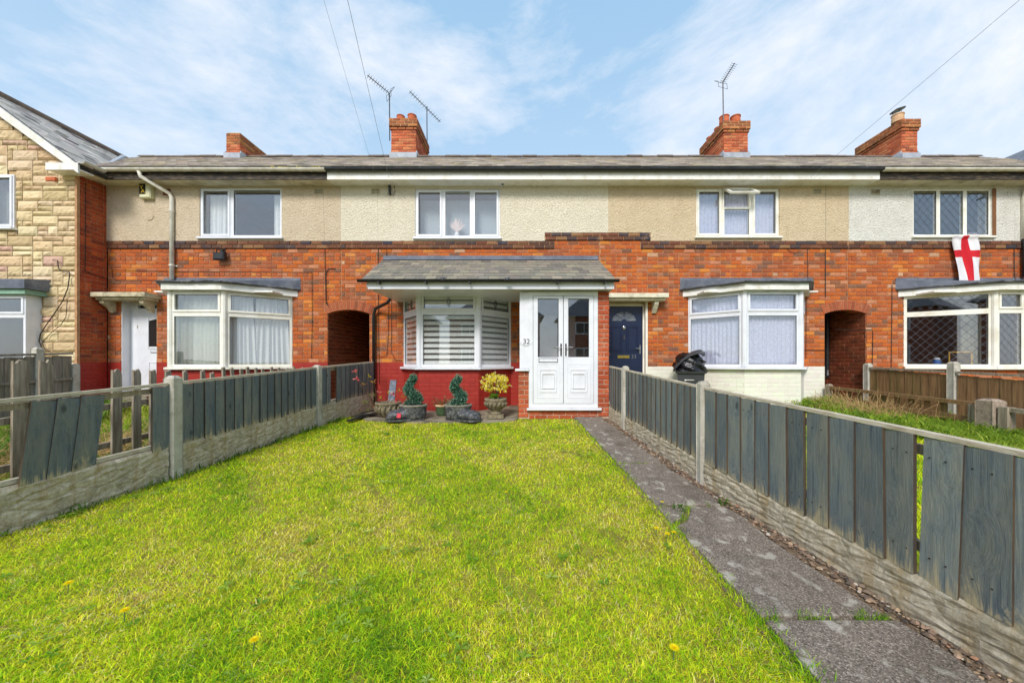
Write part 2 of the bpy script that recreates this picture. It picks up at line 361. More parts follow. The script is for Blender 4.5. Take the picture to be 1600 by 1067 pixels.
cloth('blind_back', lin(150, 152, 150), 0.1); cloth('reflection_grey', lin(186, 196, 204), 0.1); cloth('sheer', lin(214, 218, 206), 0.3, 0.55)

def fence_paint():
    t = NT('fence_paint'); oi = t.n('ShaderNodeObjectInfo'); p = t.pos(); g = t.n('ShaderNodeTexCoord').outputs['Generated']
    sp = t.n('ShaderNodeSeparateXYZ'); t.l(g, sp.inputs[0])
    vm = t.n('ShaderNodeVectorMath'); vm.operation = 'MULTIPLY_ADD'; t.l(oi.outputs['Location'], vm.inputs[0]); vm.inputs[1].default_value = (3.7, 3.7, 3.7); t.l(p, vm.inputs[2]); q = vm.outputs[0]
    kn = t.n('ShaderNodeTexVoronoi'); kn.inputs['Scale'].default_value = 1.0; t.l(t.mapped(q, (5.0, 5.0, 2.6)), kn.inputs['Vector']); kd = kn.outputs['Distance']
    wv = t.n('ShaderNodeVectorMath'); wv.operation = 'MULTIPLY_ADD'; cb = t.n('ShaderNodeCombineXYZ'); kk = t.ramp(kd, 0.0, 0.45, (1, 1, 1, 1), (0, 0, 0, 1)); t.l(kk, cb.inputs[0]); t.l(kk, cb.inputs[1])
    t.l(cb.outputs[0], wv.inputs[0]); wv.inputs[1].default_value = (.09, .09, 0); t.l(q, wv.inputs[2]); q2 = wv.outputs[0]     # grain bends round the knots
    grain = t.noise(t.mapped(q2, (26, 26, 1.5)), 1.6, 9, 0.74, 0.5); fine = t.noise(t.mapped(q2, (90, 90, 4)), 1.4, 5, 0.7, 0.2)
    big = t.noise(t.mapped(q, (4, 4, 1.3)), 2.0, 7, 0.72)
    c = t.mix(t.ramp(grain, 0.34, 0.62), lin(88, 96, 102), lin(134, 139, 138))
    c = t.mix(t.math('MULTIPLY', t.ramp(big, 0.40, 0.62), 0.75), c, lin(158, 150, 132))
    c = t.mix(t.math('MULTIPLY', oi.outputs['Random'], 0.5), c, lin(82, 93, 104)); c = t.mix(1.0, c, oi.outputs['Color'], 'MULTIPLY')
    c = t.mix(t.math('MULTIPLY', t.ramp(fine, 0.60, 0.72), 0.45), c, lin(182, 178, 158))
    c = t.mix(t.math('MULTIPLY', t.ramp(fine, 0.28, 0.40, (1, 1, 1, 1), (0, 0, 0, 1)), 0.5), c, lin(48, 56, 62))
    low = t.math('SUBTRACT', 1.0, sp.outputs[2])
    w = t.math('ADD', t.math('MULTIPLY', t.math('POWER', low, 6.0), 0.22), t.math('ADD', t.math('MULTIPLY', grain, 0.6), t.math('MULTIPLY', big, 0.4)))
    c = t.mix(t.math('MULTIPLY', t.ramp(w, 0.62, 0.74), 0.8), c, lin(190, 172, 134))
    c = t.mix(t.math('MULTIPLY', t.ramp(kd, 0.05, 0.13, (1, 1, 1, 1), (0, 0, 0, 1)), 0.75), c, lin(50, 56, 58))
    h = t.math('ADD', grain, t.math('MULTIPLY', fine, 0.5))
    t.pbr(c, 0.74, t.bump(h, 0.8, 0.008), 0.3); M['fence_paint'] = t.m
fence_paint()

def gravelboard():
    t = NT('gravelboard'); p = t.pos()
    a = t.noise(t.mapped(p, (9, 11, 10)), 1.6, 9, 0.75, 0.3); b = t.noise(p, 45, 7, 0.75)
    v = t.n('ShaderNodeTexVoronoi'); v.feature = 'DISTANCE_TO_EDGE'; v.inputs['Scale'].default_value = 1.0; t.l(t.mapped(p, (5, 5.5, 9)), v.inputs['Vector'])
    c = t.mix(t.ramp(a, 0.36, 0.60), lin(172, 158, 132), lin(210, 200, 180))
    c = t.mix(t.math('MULTIPLY', t.ramp(b, 0.45, 0.68), 0.55), c, lin(150, 134, 108))
    c = t.mix(t.math('MULTIPLY', t.ramp(v.outputs['Distance'], 0.0, 0.05, (1, 1, 1, 1), (0, 0, 0, 1)), 0.35), c, lin(118, 104, 82))
    c = t.mix(t.math('MULTIPLY', t.ramp(t.noise(t.mapped(p, (7, 7, 0.8)), 1.3, 7, 0.72), 0.50, 0.66), 0.6), c, lin(158, 130, 80))
    c = t.mix(t.math('MULTIPLY', t.ramp(t.noise(p, 3.5, 8, 0.75), 0.52, 0.70), 0.55), c, lin(112, 106, 84))
    h = t.math('ADD', t.math('ADD', t.math('MULTIPLY', a, 0.8), t.math('MULTIPLY', b, 0.5)), t.math('MULTIPLY', t.ramp(v.outputs['Distance'], 0.0, 0.12), 0.35))
    t.pbr(c, 0.95, t.bump(h, 0.8, 0.018), 0.2); M['gravelboard'] = t.m
gravelboard()

def pathmat():
    t = NT('path_conc'); p = t.pos()
    v = t.n('ShaderNodeTexVoronoi'); v.inputs['Scale'].default_value = 170; t.l(p, v.inputs['Vector'])
    sp = t.n('ShaderNodeSeparateXYZ'); t.l(v.outputs['Color'], sp.inputs[0])
    c = t.mix(t.ramp(t.noise(p, 5, 6, 0.7), 0.35, 0.7), lin(136, 124, 112), lin(110, 99, 89))
    c = t.mix(t.math('MULTIPLY', t.ramp(sp.outputs[0], 0.72, 0.8), 0.75), c, lin(176, 164, 150))
    c = t.mix(t.math('MULTIPLY', t.ramp(sp.outputs[1], 0.70, 0.8), 0.6), c, lin(56, 50, 48))
    n = t.noise(t.mapped(p, (1, 0.75, 1)), 10.0, 3, 0.5, 0.3)
    c = t.mix(t.math('MULTIPLY', t.ramp(n, 0.585, 0.67), 0.6), c, lin(196, 190, 176))
    c = t.mix(t.math('MULTIPLY', t.ramp(t.noise(p, 2.3, 8, 0.75), 0.50, 0.66), 0.55), c, lin(78, 72, 60))
    t.pbr(c, 0.92, t.bump(t.math('ADD', v.outputs['Distance'], t.noise(p, 50, 5, 0.7)), 0.6, 0.006), 0.25); M['path_conc'] = t.m
pathmat()

# ------------------------------------------------------------------ ground
mb = MB(); ys = [-300, -40, -14, -9, -8.99, -3.2, -3.19, -1, 1, 3, 5, 7.6, 14, 40, 300]
xs = [-300, -40, -12, 0, 12, 40, 300]
for i in range(len(ys) - 1):
    for j in range(len(xs) - 1):
        mb.quad((xs[j], ys[i], gz(ys[i]) - 0.02), (xs[j + 1], ys[i], gz(ys[i]) - 0.02), (xs[j + 1], ys[i + 1], gz(ys[i + 1]) - 0.02), (xs[j], ys[i + 1], gz(ys[i + 1]) - 0.02))
ground = mb.build('ground', M['ground_green'], kind='structure', base=(0, 0, 0))
mb = MB(); mb.box(-60, 60, -10, -4, -0.62, -0.48); road = mb.build('road', M['asphalt'], kind='structure')
mb = MB(); mb.box(-60, 60, -3.9, -1.6, -0.6, -0.40); mb.build('pavement', M['pavement'], kind='structure')
mb = MB(); mb.box(-60, 60, -12.2, -10.1, -0.6, -0.40); mb.build('pavement', M['pavement'], kind='structure')

# ------------------------------------------------------------------ bricks
CH = 0.0886; BL = 0.233
um = MB()
def _ub():
    r = 0.045; rz = 0.10
    vs = [(-.5, 1, -.5), (.5, 1, -.5), (.5, 1, .5), (-.5, 1, .5), (-.5, .18, -.5), (.5, .18, -.5), (.5, .18, .5), (-.5, .18, .5),
          (-.5 + r, 0, -.5 + rz), (.5 - r, 0, -.5 + rz), (.5 - r, 0, .5 - rz), (-.5 + r, 0, .5 - rz)]
    fs = [(8, 9, 10, 11)]
    for k in range(4):
        j = (k + 1) % 4; fs += [(k, j, 4 + j, 4 + k), (4 + k, 4 + j, 8 + j, 8 + k)]
    return vs, fs
UV, UFc = _ub()
def unit_brick(mat):
    me = bpy.data.meshes.new('brick'); me.from_pydata(UV, [], UFc); bm = bmesh.new(); bm.from_mesh(me); bmesh.ops.recalc_face_normals(bm, faces=bm.faces)
    if sum(f.normal.y for f in bm.faces if abs(f.normal.y) > 0.9) > 0:
        for f in bm.faces: f.normal_flip()
    bm.to_mesh(me); bm.free(); me.materials.append(mat); return me
UB = unit_brick(M['brick_obj']); UBP = unit_brick(M['paint_obj'])
PAL = [((198, 102, 46), 6), ((190, 96, 48), 5), ((206, 112, 46), 4), ((180, 94, 54), 4), ((164, 92, 60), 2.2), ((146, 96, 72), 1.8), ((222, 140, 60), 1.4), ((204, 140, 104), 2.2), ((184, 116, 82), 3), ((126, 94, 78), 0.9), ((210, 172, 138), .4)]
def pick(pal, jit=0.12):
    tot = sum(w for _, w in pal); r = random.random() * tot
    for c, w in pal:
        r -= w
        if r <= 0: break
    k = 1 + random.uniform(-jit, jit); l = lin(*c)
    return (l[0] * k, l[1] * k * random.uniform(.95, 1.05), l[2] * k, 1)
PAL_DARK = [((120, 78, 60), 3), ((98, 72, 62), 3), ((134, 92, 68), 2), ((84, 72, 74), 1.5), ((150, 112, 80), 1), ((70, 66, 76), 0.7)]
PAL_NEW = [((190, 92, 58), 4), ((180, 84, 52), 3), ((200, 104, 68), 2), ((168, 78, 52), 1.5)]
PAL_RED = [((158, 44, 33), 3), ((154, 42, 32), 2), ((162, 47, 35), 1)]
PAL_CREAM = [((230, 227, 213), 3), ((228, 225, 210), 2), ((232, 229, 216), 1)]
PAL_TUN = [((150, 78, 52), 3), ((132, 72, 50), 2), ((160, 90, 62), 1)]

QUOTA = {}
_mean = lin(184, 108, 68)
def soften(c): return tuple(a * .84 + b * .16 for a, b in zip(c, _mean))
def lay(wall, house, fr, u0, u1, z0, z1, holes=(), pal=PAL, painted_below=None, ppal=PAL_RED, hide=(), CHh=CH, BLl=BL, quota=300, proud=0.0, jt=0.012, mat_single=True, bond='egw', depth=0.03, off0=0.0):
    """lay bricks on frame fr; the singles become objects under `wall`, the rest one stuff mesh"""
    out = []; nrow = int(round((z1 - z0) / CHh)); 
    for k in range(nrow):
        za = z0 + k * CHh; zb = za + CHh; zc = (za + zb) / 2
        iv = [(u0, u1)]
        for (a, b, c, d) in holes:
            if c < zc < d:
                nv = []
                for (p, q) in iv:
                    if b <= p or a >= q: nv.append((p, q)); continue
                    if a > p: nv.append((p, a))
                    if b < q: nv.append((b, q))
                iv = nv
        L0 = BLl if not (bond == 'egw' and k % 4 == 3) else BLl / 2
        off = off0 + (0 if k % 2 == 0 else L0 / 2) + (BLl / 4 if bond == 'egw' and k % 4 == 3 else 0) - 50 * BLl
        for (p, q) in iv:
            j = math.floor((p - off) / L0); a = off + j * L0
            while a < q - 1e-6:
                lo = max(a, p); hi = min(a + L0, q); w = hi - lo
                if w > 0.028:
                    paint = painted_below is not None and zc < painted_below
                    jq = jt * (.2 if paint else 1)
                    out.append((lo + w / 2, zc, w - jq, CHh - jq, pick(ppal, .015) if paint else (soften(pick(pal, .11)) if pal is PAL else pick(pal, .12)), paint))
                a += L0
    def hidden(u, z): return any(a < u < b and c < z < d for (a, b, c, d) in hide)
    cand = [i for i, t in enumerate(out) if t[2] > 0.06 and not hidden(t[0], t[1])]
    def dist(i):
        p = fr(out[i][0], 0, out[i][1]); return -(out[i][2] / max(p.y, 0.5)) * (1 if out[i][2] > 0.15 else .6) + 0.002 * abs(p.x)
    cand.sort(key=dist)
    left = QUOTA.setdefault(house.name, 300); n = min(quota, left, len(cand)); QUOTA[house.name] -= n
    single = set(cand[:n]); sb = MB(); sp = MB()
    for i, (u, z, w, h, c, paint) in enumerate(out):
        j = (random.uniform(-0.0025, 0.003) if not paint else random.uniform(-.0035, -.002)) + proud; p = fr(u, j, z)
        if i in single:
            inst('brick', UBP if paint else UB, wall, p, (0, 0, fr.ang), (w, depth, h), c)
        else:
            vs = [fr(u + v[0] * w, j - v[1] * depth, z + v[2] * h) for v in UV]
            (sp if paint else sb).add(vs, UFc, c)
    if sb.v: sb.build('brick_field', M['brick_att'], wall, kind='stuff')
    if sp.v: sp.build('painted_brick_field', M['paint_att'], wall, kind='stuff')

def holed(fr, u0, u1, z0, z1, holes, d=-0.012, mb=None, plain=()):
    mb = mb or MB(); us = sorted({u0, u1} | {v for h in holes for v in h[:2] if u0 < v < u1}); zs = sorted({z0, z1} | {v for h in holes for v in h[2:] if z0 < v < z1})
    for i in range(len(us) - 1):
        for j in range(len(zs) - 1):
            uc = (us[i] + us[i + 1]) / 2; zc = (zs[j] + zs[j + 1]) / 2
            if any(a < uc < b and c < zc < e for (a, b, c, e) in holes): continue
            mb.quad(fr(us[i], d, zs[j]), fr(us[i + 1], d, zs[j]), fr(us[i + 1], d, zs[j + 1]), fr(us[i], d, zs[j + 1]))
    for (a, b, c, e) in holes:     # reveals
        if (a, b) in plain: continue
        for (p, q) in (((a, c), (a, e)), ((b, c), (b, e)), ((a, e), (b, e))):
            mb.quad(fr(p[0], d, p[1]), fr(q[0], d, q[1]), fr(q[0], d - 0.25, q[1]), fr(p[0], d - 0.25, p[1]))
    return mb

def curtain(parent, fr, u0, u1, z0, z1, d, mat, waves=9, amp=0.018, name='curtain', lean=0.0):
    mb = MB(); n = waves * 8; rows = 4; ph = random.uniform(0, 6)
    for r in range(rows + 1):
        f = r / rows; z = z0 + (z1 - z0) * f
        for i in range(n + 1):
            t = i / n; w = amp * math.sin(t * waves * 6.283 + ph + 0.9 * math.sin(t * 11)) * (0.75 + 0.35 * math.sin(t * 23 + ph)) * (1.15 - 0.3 * f)
            mb.v.append(tuple(fr(u0 + (u1 - u0) * t + lean * (1 - f) * (t - .5), d + w, z)))
    for r in range(rows):
        for i in range(n):
            a = r * (n + 1) + i; mb.f.append((a, a + 1, a + n + 2, a + n + 1)); mb.c.append(None)
    return mb.build(name, mat, parent, smooth=True, fixn=False)

def window(house, fr, u0, u1, z0, z1, cells, mat, fw=0.05, sw=0.045, sill=True, dd=0.0, sill_over=0.04, label=None, sill_d=0.075, name='window', lead=None):
    """cells: (fu0, fu1, fz0, fz1, sash)"""
    mb = MB(); W = u1 - u0; H = z1 - z0; panes = []
    for (a, b, c, e, sash) in cells:
        a, b, c, e = u0 + a * W, u0 + b * W, z0 + c * H, z0 + e * H
        mb.ring(a, b, c, e, fw, -0.07 + dd, 0.0 + dd, fr)
        i = fw - 0.004
        if sash: mb.ring(a + i - 0.018, b - i + 0.018, c + i - 0.018, e - i + 0.018, sw, -0.04 + dd, 0.018 + dd, fr); i = fw + sw - 0.024
        panes.append((a + i, b - i, c + i, e - i))
    w = mb.build(name, mat, house)
    if label: w['label'] = label
    for (a, b, c, e) in panes:
        g = MB(); g.box(a, b, -0.030 + dd, -0.024 + dd, c, e, fr); p = g.build('pane', M['glass'], w)
        gk = MB(); gk.ring(a, b, c, e, 0.007, -0.023 + dd, -0.012 + dd, fr, 0.001); gk.build('gasket', M['black_plastic'], w)
        if lead:
            lm = MB(); s = lead; k = -int((e - c) / s) - 2; sl = 1.15
            while a + k * s < b + s:
                for sg in (1, -1):      # two families of diagonals, clipped to the pane
                    pts = []
                    ub = a + k * s if sg > 0 else b - k * s
                    t0, t1 = 0.0, (e - c) / sl
                    ua, ue = ub, ub + sg * t1
                    lo, hi = 0.0, 1.0; dxu = ue - ua
                    for (pp, qq) in ((-dxu, ua - a), (dxu, b - ua)):
                        if abs(pp) < 1e-9: continue
                        r = qq / pp
                        if pp < 0: lo = max(lo, r)
                        else: hi = min(hi, r)
                    if hi - lo > 0.02: lm.tube([fr(ua + dxu * lo, -0.02 + dd, c + (e - c) * lo), fr(ua + dxu * hi, -0.02 + dd, c + (e - c) * hi)], 0.0028, 4)
                k += 1
            if lm.v: lm.build('leading', M['lead'], w)
    if sill:
        s = MB(); s.bbox(u0 - sill_over, u1 + sill_over, -0.07 + dd, sill_d + dd, z0 - 0.045, z0 - 0.002, fr, 0.006); s.build('sill', mat, w)
    return w, panes

def room(house, x0, x1, y0, y1, z0, z1, mat='room'):
    mb = MB()
    mb.quad((x0, y1, z0), (x1, y1, z0), (x1, y1, z1), (x0, y1, z1)); mb.quad((x0, y0, z0), (x0, y1, z0), (x0, y1, z1), (x0, y0, z1)); mb.quad((x1, y0, z0), (x1, y1, z0), (x1, y1, z1), (x1, y0, z1))
    mb.quad((x0, y0, z0), (x1, y0, z0), (x1, y1, z0), (x0, y1, z0)); mb.quad((x0, y0, z1), (x1, y0, z1), (x1, y1, z1), (x0, y1, z1))
    return mb.build('room', M[mat], house, fixn=False)

FRW = Fr((0, WY), (1, WY))     # the terrace front: u = world x

def text_mesh(name, s, size, mat, parent, loc, rot, ext=0.003):
    cu = bpy.data.curves.new(name, 'FONT'); cu.body = s; cu.size = size; cu.extrude = ext; cu.align_x = 'CENTER'; cu.align_y = 'CENTER'
    tmp = bpy.data.objects.new(name + '_t', cu); COL.objects.link(tmp); dg = bpy.context.evaluated_depsgraph_get()
    me = bpy.data.meshes.new_from_object(tmp.evaluated_get(dg)); bpy.data.objects.remove(tmp); bpy.data.curves.remove(cu)
    me.materials.clear(); me.materials.append(mat); o = bpy.data.objects.new(name, me); link(o, parent, loc); o.rotation_euler = rot; return o

# ------------------------------------------------------------------ the terrace
HOUSES = {}
def mk_house(key, name, label, x0, x1):
    h = thing(name, label, 'house', ((x0 + x1) / 2, WY, 0)); HOUSES[key] = h; return h
XA0, XA1 = -9.23, wx(533); XB1 = 1.76; XC1 = wx(1325); XD1 = 11.6
hA = mk_house('A', 'terraced_house', 'brick terraced house with tan pebbledash, red dado and white downpipe, beside the stone-clad gable', XA0, XA1)
hB = mk_house('B', 'terraced_house', 'brick terraced house with slate-roofed porch, white double doors and red dado, number 32', XA1, XB1)
hC = mk_house('C', 'terraced_house', 'brick terraced house with blue front door, net curtains and cream painted dado', XB1, XC1)
hD = mk_house('D', 'terraced_house', 'brick terraced house with white pebbledash and leaded diamond windows, behind the flag', XC1, XD1)

T1 = (wx(512), wx(577)); T2 = (wx(1289), wx(1353))
BAYTOP = 2.5
BAY = {'A': (-7.78, -7.157, -6.05, -5.10), 'B': (-2.62, -2.09, -0.86, -0.22), 'C': (3.73, 4.55, 5.71, 6.32), 'D': (8.54, 9.66, 10.85, 11.4)}
YB = 7.3
def bayhole(k): return (BAY[k][0] + 0.03, BAY[k][3] - 0.03, -0.2, BAYTOP)
doorA = (wx(189), wx(244), -0.2, 2.34); doorC = (1.84, wx(1012), -0.2, 2.32)
TTOP = wz(484)
holes = {'A': [doorA, bayhole('A'), (T1[0], XA1, -.2, TTOP)], 'B': [(XA1, T1[1], -.2, TTOP), bayhole('B')], 'C': [doorC, bayhole('C'), (T2[0], XC1, -.2, TTOP)], 'D': [(XC1, T2[1], -.2, TTOP), bayhole('D')]}
ext = {'A': (XA0, XA1), 'B': (XA1, XB1), 'C': (XB1, XC1), 'D': (XC1, XD1)}
Z0 = -0.178
TUNH = ((T1[0], XA1), (XA1, T1[1]), (T2[0], XC1), (XC1, T2[1]))
dado = {'A': (1.0, PAL_RED, 'mortar_red'), 'B': (0.97, PAL_RED, 'mortar_red'), 'C': (0.885, PAL_CREAM, 'mortar_cream'), 'D': (None, PAL_RED, 'mortar')}
BZ = 3.5                                    # underside of the brown band
steps = (wx(851), wx(1016))                 # where the band steps up
walls = {}
hideB = [(-3.15, 1.8, 2.3, 3.3), (-0.1, 1.8, -.2, 2.6), (-3.5, -0.1, -0.2, 0.6)]
hides = {'A': [(-9.3, -4, -.2, .3), (-8.2, -5, 2.4, 2.82), (-9.6, -8, 2.2, 2.6), (-5.2, -4.2, -.2, .95)], 'B': hideB, 'C': [(1.7, 2.9, -.2, .9), (1.7, 3.4, 2.2, 2.6), (3.6, 6.6, 2.4, 2.8), (3, 6.5, -.2, .4)], 'D': [(8.3, 11.6, 2.4, 2.8), (7.6, 11.6, -.2, .9)]}
for k, h in HOUSES.items():
    x0, x1 = ext[k]; dz, dp, dm = dado[k]; top = BZ
    mw = holed(FRW, x0, x1, (dz if dz else Z0), top + 0.19, [(a, b, c, e) for (a, b, c, e) in holes[k]], plain=TUNH)
    w = mw.build('wall', M['mortar'], h, fixn=False); walls[k] = w
    if dz:
        cur = x0
        for (a, b, c, e) in sorted(holes[k]) + [(x1, x1, 0, 0)]:      # one painted strip between each pair of openings
            if a - cur > .02: holed(FRW, cur, a, Z0, dz, [], -0.006).build('painted_dado', M[dm], h, fixn=False)
            cur = max(cur, b)
    HL = list(holes[k])
    nrows = round((BZ - Z0) / CH); ch = (BZ - Z0) / nrows
    lay(w, h, FRW, x0 + .002, x1 - .002, Z0, BZ, HL, PAL, dz, dp, hide=hides[k], CHh=ch, quota=260, off0=0.03)
    # brown band of two courses, stepping up over the porch side
    s0, s1 = max(x0, steps[0]), min(x1, steps[1])
    segs = []
    if s1 <= s0: segs = [(x0, x1, BZ)]
    else:
        if x0 < s0: segs.append((x0, s0 + 0.22, BZ))
        if s1 < x1: segs.append((s1 - 0.22, x1, BZ))
        segs.append((s0, s1, BZ + 0.185))
        lay(w, h, FRW, max(s0, x0) + (0.22 if s0 > x0 + .01 else 0), min(s1, x1) - (0.22 if s1 < x1 - .01 else 0), BZ, BZ + 0.185, [], PAL, CHh=0.0925, quota=20)
    bd = MB()
    for (a, b, z) in segs: bd.box(a + .001, b - .001, 0.0, 0.012, z + 0.006, z + 0.165, FRW)
    bo = bd.build('brick_band', M['mortar'], h)
    for (a, b, z) in segs: lay(bo, h, FRW, a + .002, b - .002, z, z + 0.172, [], PAL_DARK, CHh=0.086, quota=40, proud=0.03, depth=0.04, bond='s', off0=random.random() * .2)

# pebbledash panels above the band, one sheet a house (some houses meet at a colour change off the party line)
def dash_panel(h, x0, x1, z0, z1, mat, holes_=(), d=0.02, name='pebbledash'):
    mb = holed(FRW, x0, x1, z0, z1, list(holes_), d); o = mb.build(name, M[mat], h, fixn=False); return o
WIN = {'A': (wx(313), wx(441), wz(374), wz(294)), 'B': (wx(649), wx(781), wz(374.5), wz(296)), 'C': (wx(1087), wx(1217), wz(373), wz(295)), 'D': (wx(1425), wx(1548), wz(372.5), wz(295.5))}
WT = 4.93
PB = BZ + 0.172
xcol = wx(950)
dash_panel(hA, XA0, XA1 - .002, PB, WT, 'render_tan', [WIN['A']])
dash_panel(hB, XA1, steps[0], PB, WT, 'render_cream', [WIN['B']]); dash_panel(hB, steps[0], XB1, PB + 0.185, WT, 'render_cream')
dash_panel(hC, XB1, xcol, PB + .185, WT, 'render_cream'); dash_panel(hC, xcol, steps[1], PB + .185, WT, 'render_beige'); dash_panel(hC, steps[1], XC1, PB, WT, 'render_beige', [WIN['C']])
dash_panel(hD, XC1, XD1, PB, WT, 'render_white', [WIN['D']])

# upper windows
u = WIN['A']; w, p = window(hA, FRW, u[0], u[1], u[2] + .04, u[3], [(0, .38, 0, 1, True), (.38, 1, 0, 1, False)], M['upvc'], dd=0.0, label='white upper window with one narrow and one wide pane')
room(hA, u[0] - .3, u[1] + .3, 8.26, 11, 3.0, 4.9); curtain(w, FRW, u[0] + .1, u[0] + .5, u[2] + .1, u[3] - .1, -.14, M['curtain'], 5); curtain(w, FRW, u[1] - .26, u[1] - .05, u[2] + .1, u[3] - .1, -.14, M['curtain'], 3)
u = WIN['B']; w, p = window(hB, FRW, u[0], u[1], u[2] + .04, u[3], [(0, .33, 0, 1, True), (.33, .67, 0, 1, False), (.67, 1, 0, 1, True)], M['upvc'], dd=0.0, label='white upper window with three lights and a feather vase')
room(hB, u[0] - .3, u[1] + .3, 8.26, 11, 3.0, 4.9)
mbb = MB(); mbb.box(u[0] + .05, u[1] - .05, -.30, -.295, u[2] + .08, u[3] - .12, FRW); mbb.build('reflection_sheet', M['reflection_grey'], w)  # pale sheet added behind the panes to brighten them like reflected sky
u = WIN['C']; w, p = window(hC, FRW, u[0], u[1], u[2] + .04, u[3], [(0, .32, 0, 1, True), (.32, .67, 0, .62, False), (.67, 1, 0, 1, True)], M['upvc_cream'], dd=0.0, label='cream upper window with an open top light')
Wd = u[1] - u[0]; Hh = u[3] - u[2] - .04; a0, a1 = u[0] + .325 * Wd, u[0] + .665 * Wd
mo = MB(); mo.bbox(a0 - .004, a0 + .035, -.07, 0, u[2] + .04 + .62 * Hh, u[3], FRW); mo.bbox(a1 - .035, a1 + .004, -.07, 0, u[2] + .04 + .62 * Hh, u[3], FRW); mo.bbox(a0 + .035, a1 - .035, -.07, 0, u[3] - .035, u[3], FRW); mo.build('opening_frame', M['upvc_cream'], w)
class Tilt:
    def __init__(s, z, ang): s.z = z; s.c = math.cos(ang); s.s = math.sin(ang)
    def __call__(s, uu, d, z):
        dz = z - s.z; return FRW(uu, 0.01 + d * s.c - dz * s.s, s.z + dz * s.c + d * s.s)
tl = Tilt(u[3] - .03, R(52)); mo = MB(); mo.ring(a0, a1, u[3] - .03 - .36, u[3] - .03, .05, 0, .045, tl); ot = mo.build('open_sash', M['upvc_cream'], w)
g = MB(); g.box(a0 + .05, a1 - .05, .02, .026, u[3] - .03 - .31, u[3] - .08, tl); g.build('pane', M['glass'], w)
room(hC, u[0] - .3, u[1] + .3, 8.26, 11, 3.0, 4.9); curtain(w, FRW, u[0] + .04, u[1] - .04, u[2] + .1, u[3] - .06, -.12, M['net'], 22, 0.014, 'net_curtain')
u = WIN['D']; w, p = window(hD, FRW, u[0], u[1], u[2] + .04, u[3], [(0, .335, 0, 1, False), (.335, .675, 0, 1, False), (.675, 1, 0, 1, False)], M['upvc_cream'], fw=.042, dd=0.0, label='upper window of three diamond-leaded lights', lead=.17)
room(hD, u[0] - .3, u[1] + .3, 8.26, 11, 3.0, 4.9)
mbb = MB(); mbb.box(u[1] + .005, u[1] + .085, 0.0, .03, u[2], u[3], FRW); mbb.build('trim_board', M['brown_board'], hD)

# eaves: soffit, fascia, gutter
def eaves(h, x0, x1, fas, gut, sof, zg=5.06, zf=(4.885, 5.02), gr=0.058, joints=0.9):
    mb = MB(); mb.box(x0, x1, 7.70, 8.0, 4.892, 4.915); mb.build('soffit', M[sof], h)
    mb = MB(); mb.box(x0, x1, 7.675, 7.70, zf[0], zf[1] + .06); mb.build('fascia', M[fas], h)
    prof = [(math.cos(t) * gr, math.sin(t) * gr) for t in [math.pi + math.pi * i / 8 for i in range(9)]]
    mb = MB(); yc = 7.675 - gr - 0.006
    pts = [Vector((x0, yc + a, zg + .02 + b)) for a, b in prof] + [Vector((x0, yc + a * .9, zg + .02 + b * .9)) for a, b in prof[::-1]]
    mb.prism(pts, (x1 - x0, 0, 0)); g = mb.build('gutter', M[gut], h)
    x = x0 + 0.45
    while x < x1 - .1:
        b = MB(); pp = [Vector((x, yc + a * 1.1, zg + .02 + bb * 1.1)) for a, bb in prof] + [Vector((x, yc + a * 1.01, zg + .02 + bb * 1.01)) for a, bb in prof[::-1]]
        b.prism(pp, (0.035, 0, 0)); b.build('gutter_bracket', M[gut], g); x += joints
    return g
eaves(hA, XA0 - .2, XA1 - .14, 'fascia_black', 'gutter_white', 'soffit_old'); eaves(hB, XA1 - .138, XB1, 'paint_white', 'gutter_black', 'paint_white', zf=(4.885, 4.99), gr=.05)
eaves(hC, XB1 + .001, wx(1352), 'paint_white', 'gutter_black', 'paint_white', zf=(4.885, 4.99), gr=.05); eaves(hD, wx(1352) + .002, XD1, 'fascia_black', 'gutter_white', 'soffit_old')
mb = MB()
for i in range(60):
    x = random.uniform(wx(440), wx(515)); mb.lathe([(0.02, 0), (0.035, .012), (.02, .03), (0.004, .036)], (x, 7.62 + random.uniform(-.03, .05), 5.075 + random.uniform(-.01, .02)), 6)
for i in range(26):
    x = random.uniform(wx(635), wx(700)); mb.lathe([(0.015, 0), (0.03, .01), (.018, .022), (0.004, .028)], (x, 7.66 + random.uniform(-.03, .05), 5.1 + random.uniform(-.01, .02)), 6)
mb.build('moss_clump', M['moss'], hA, kind='stuff')

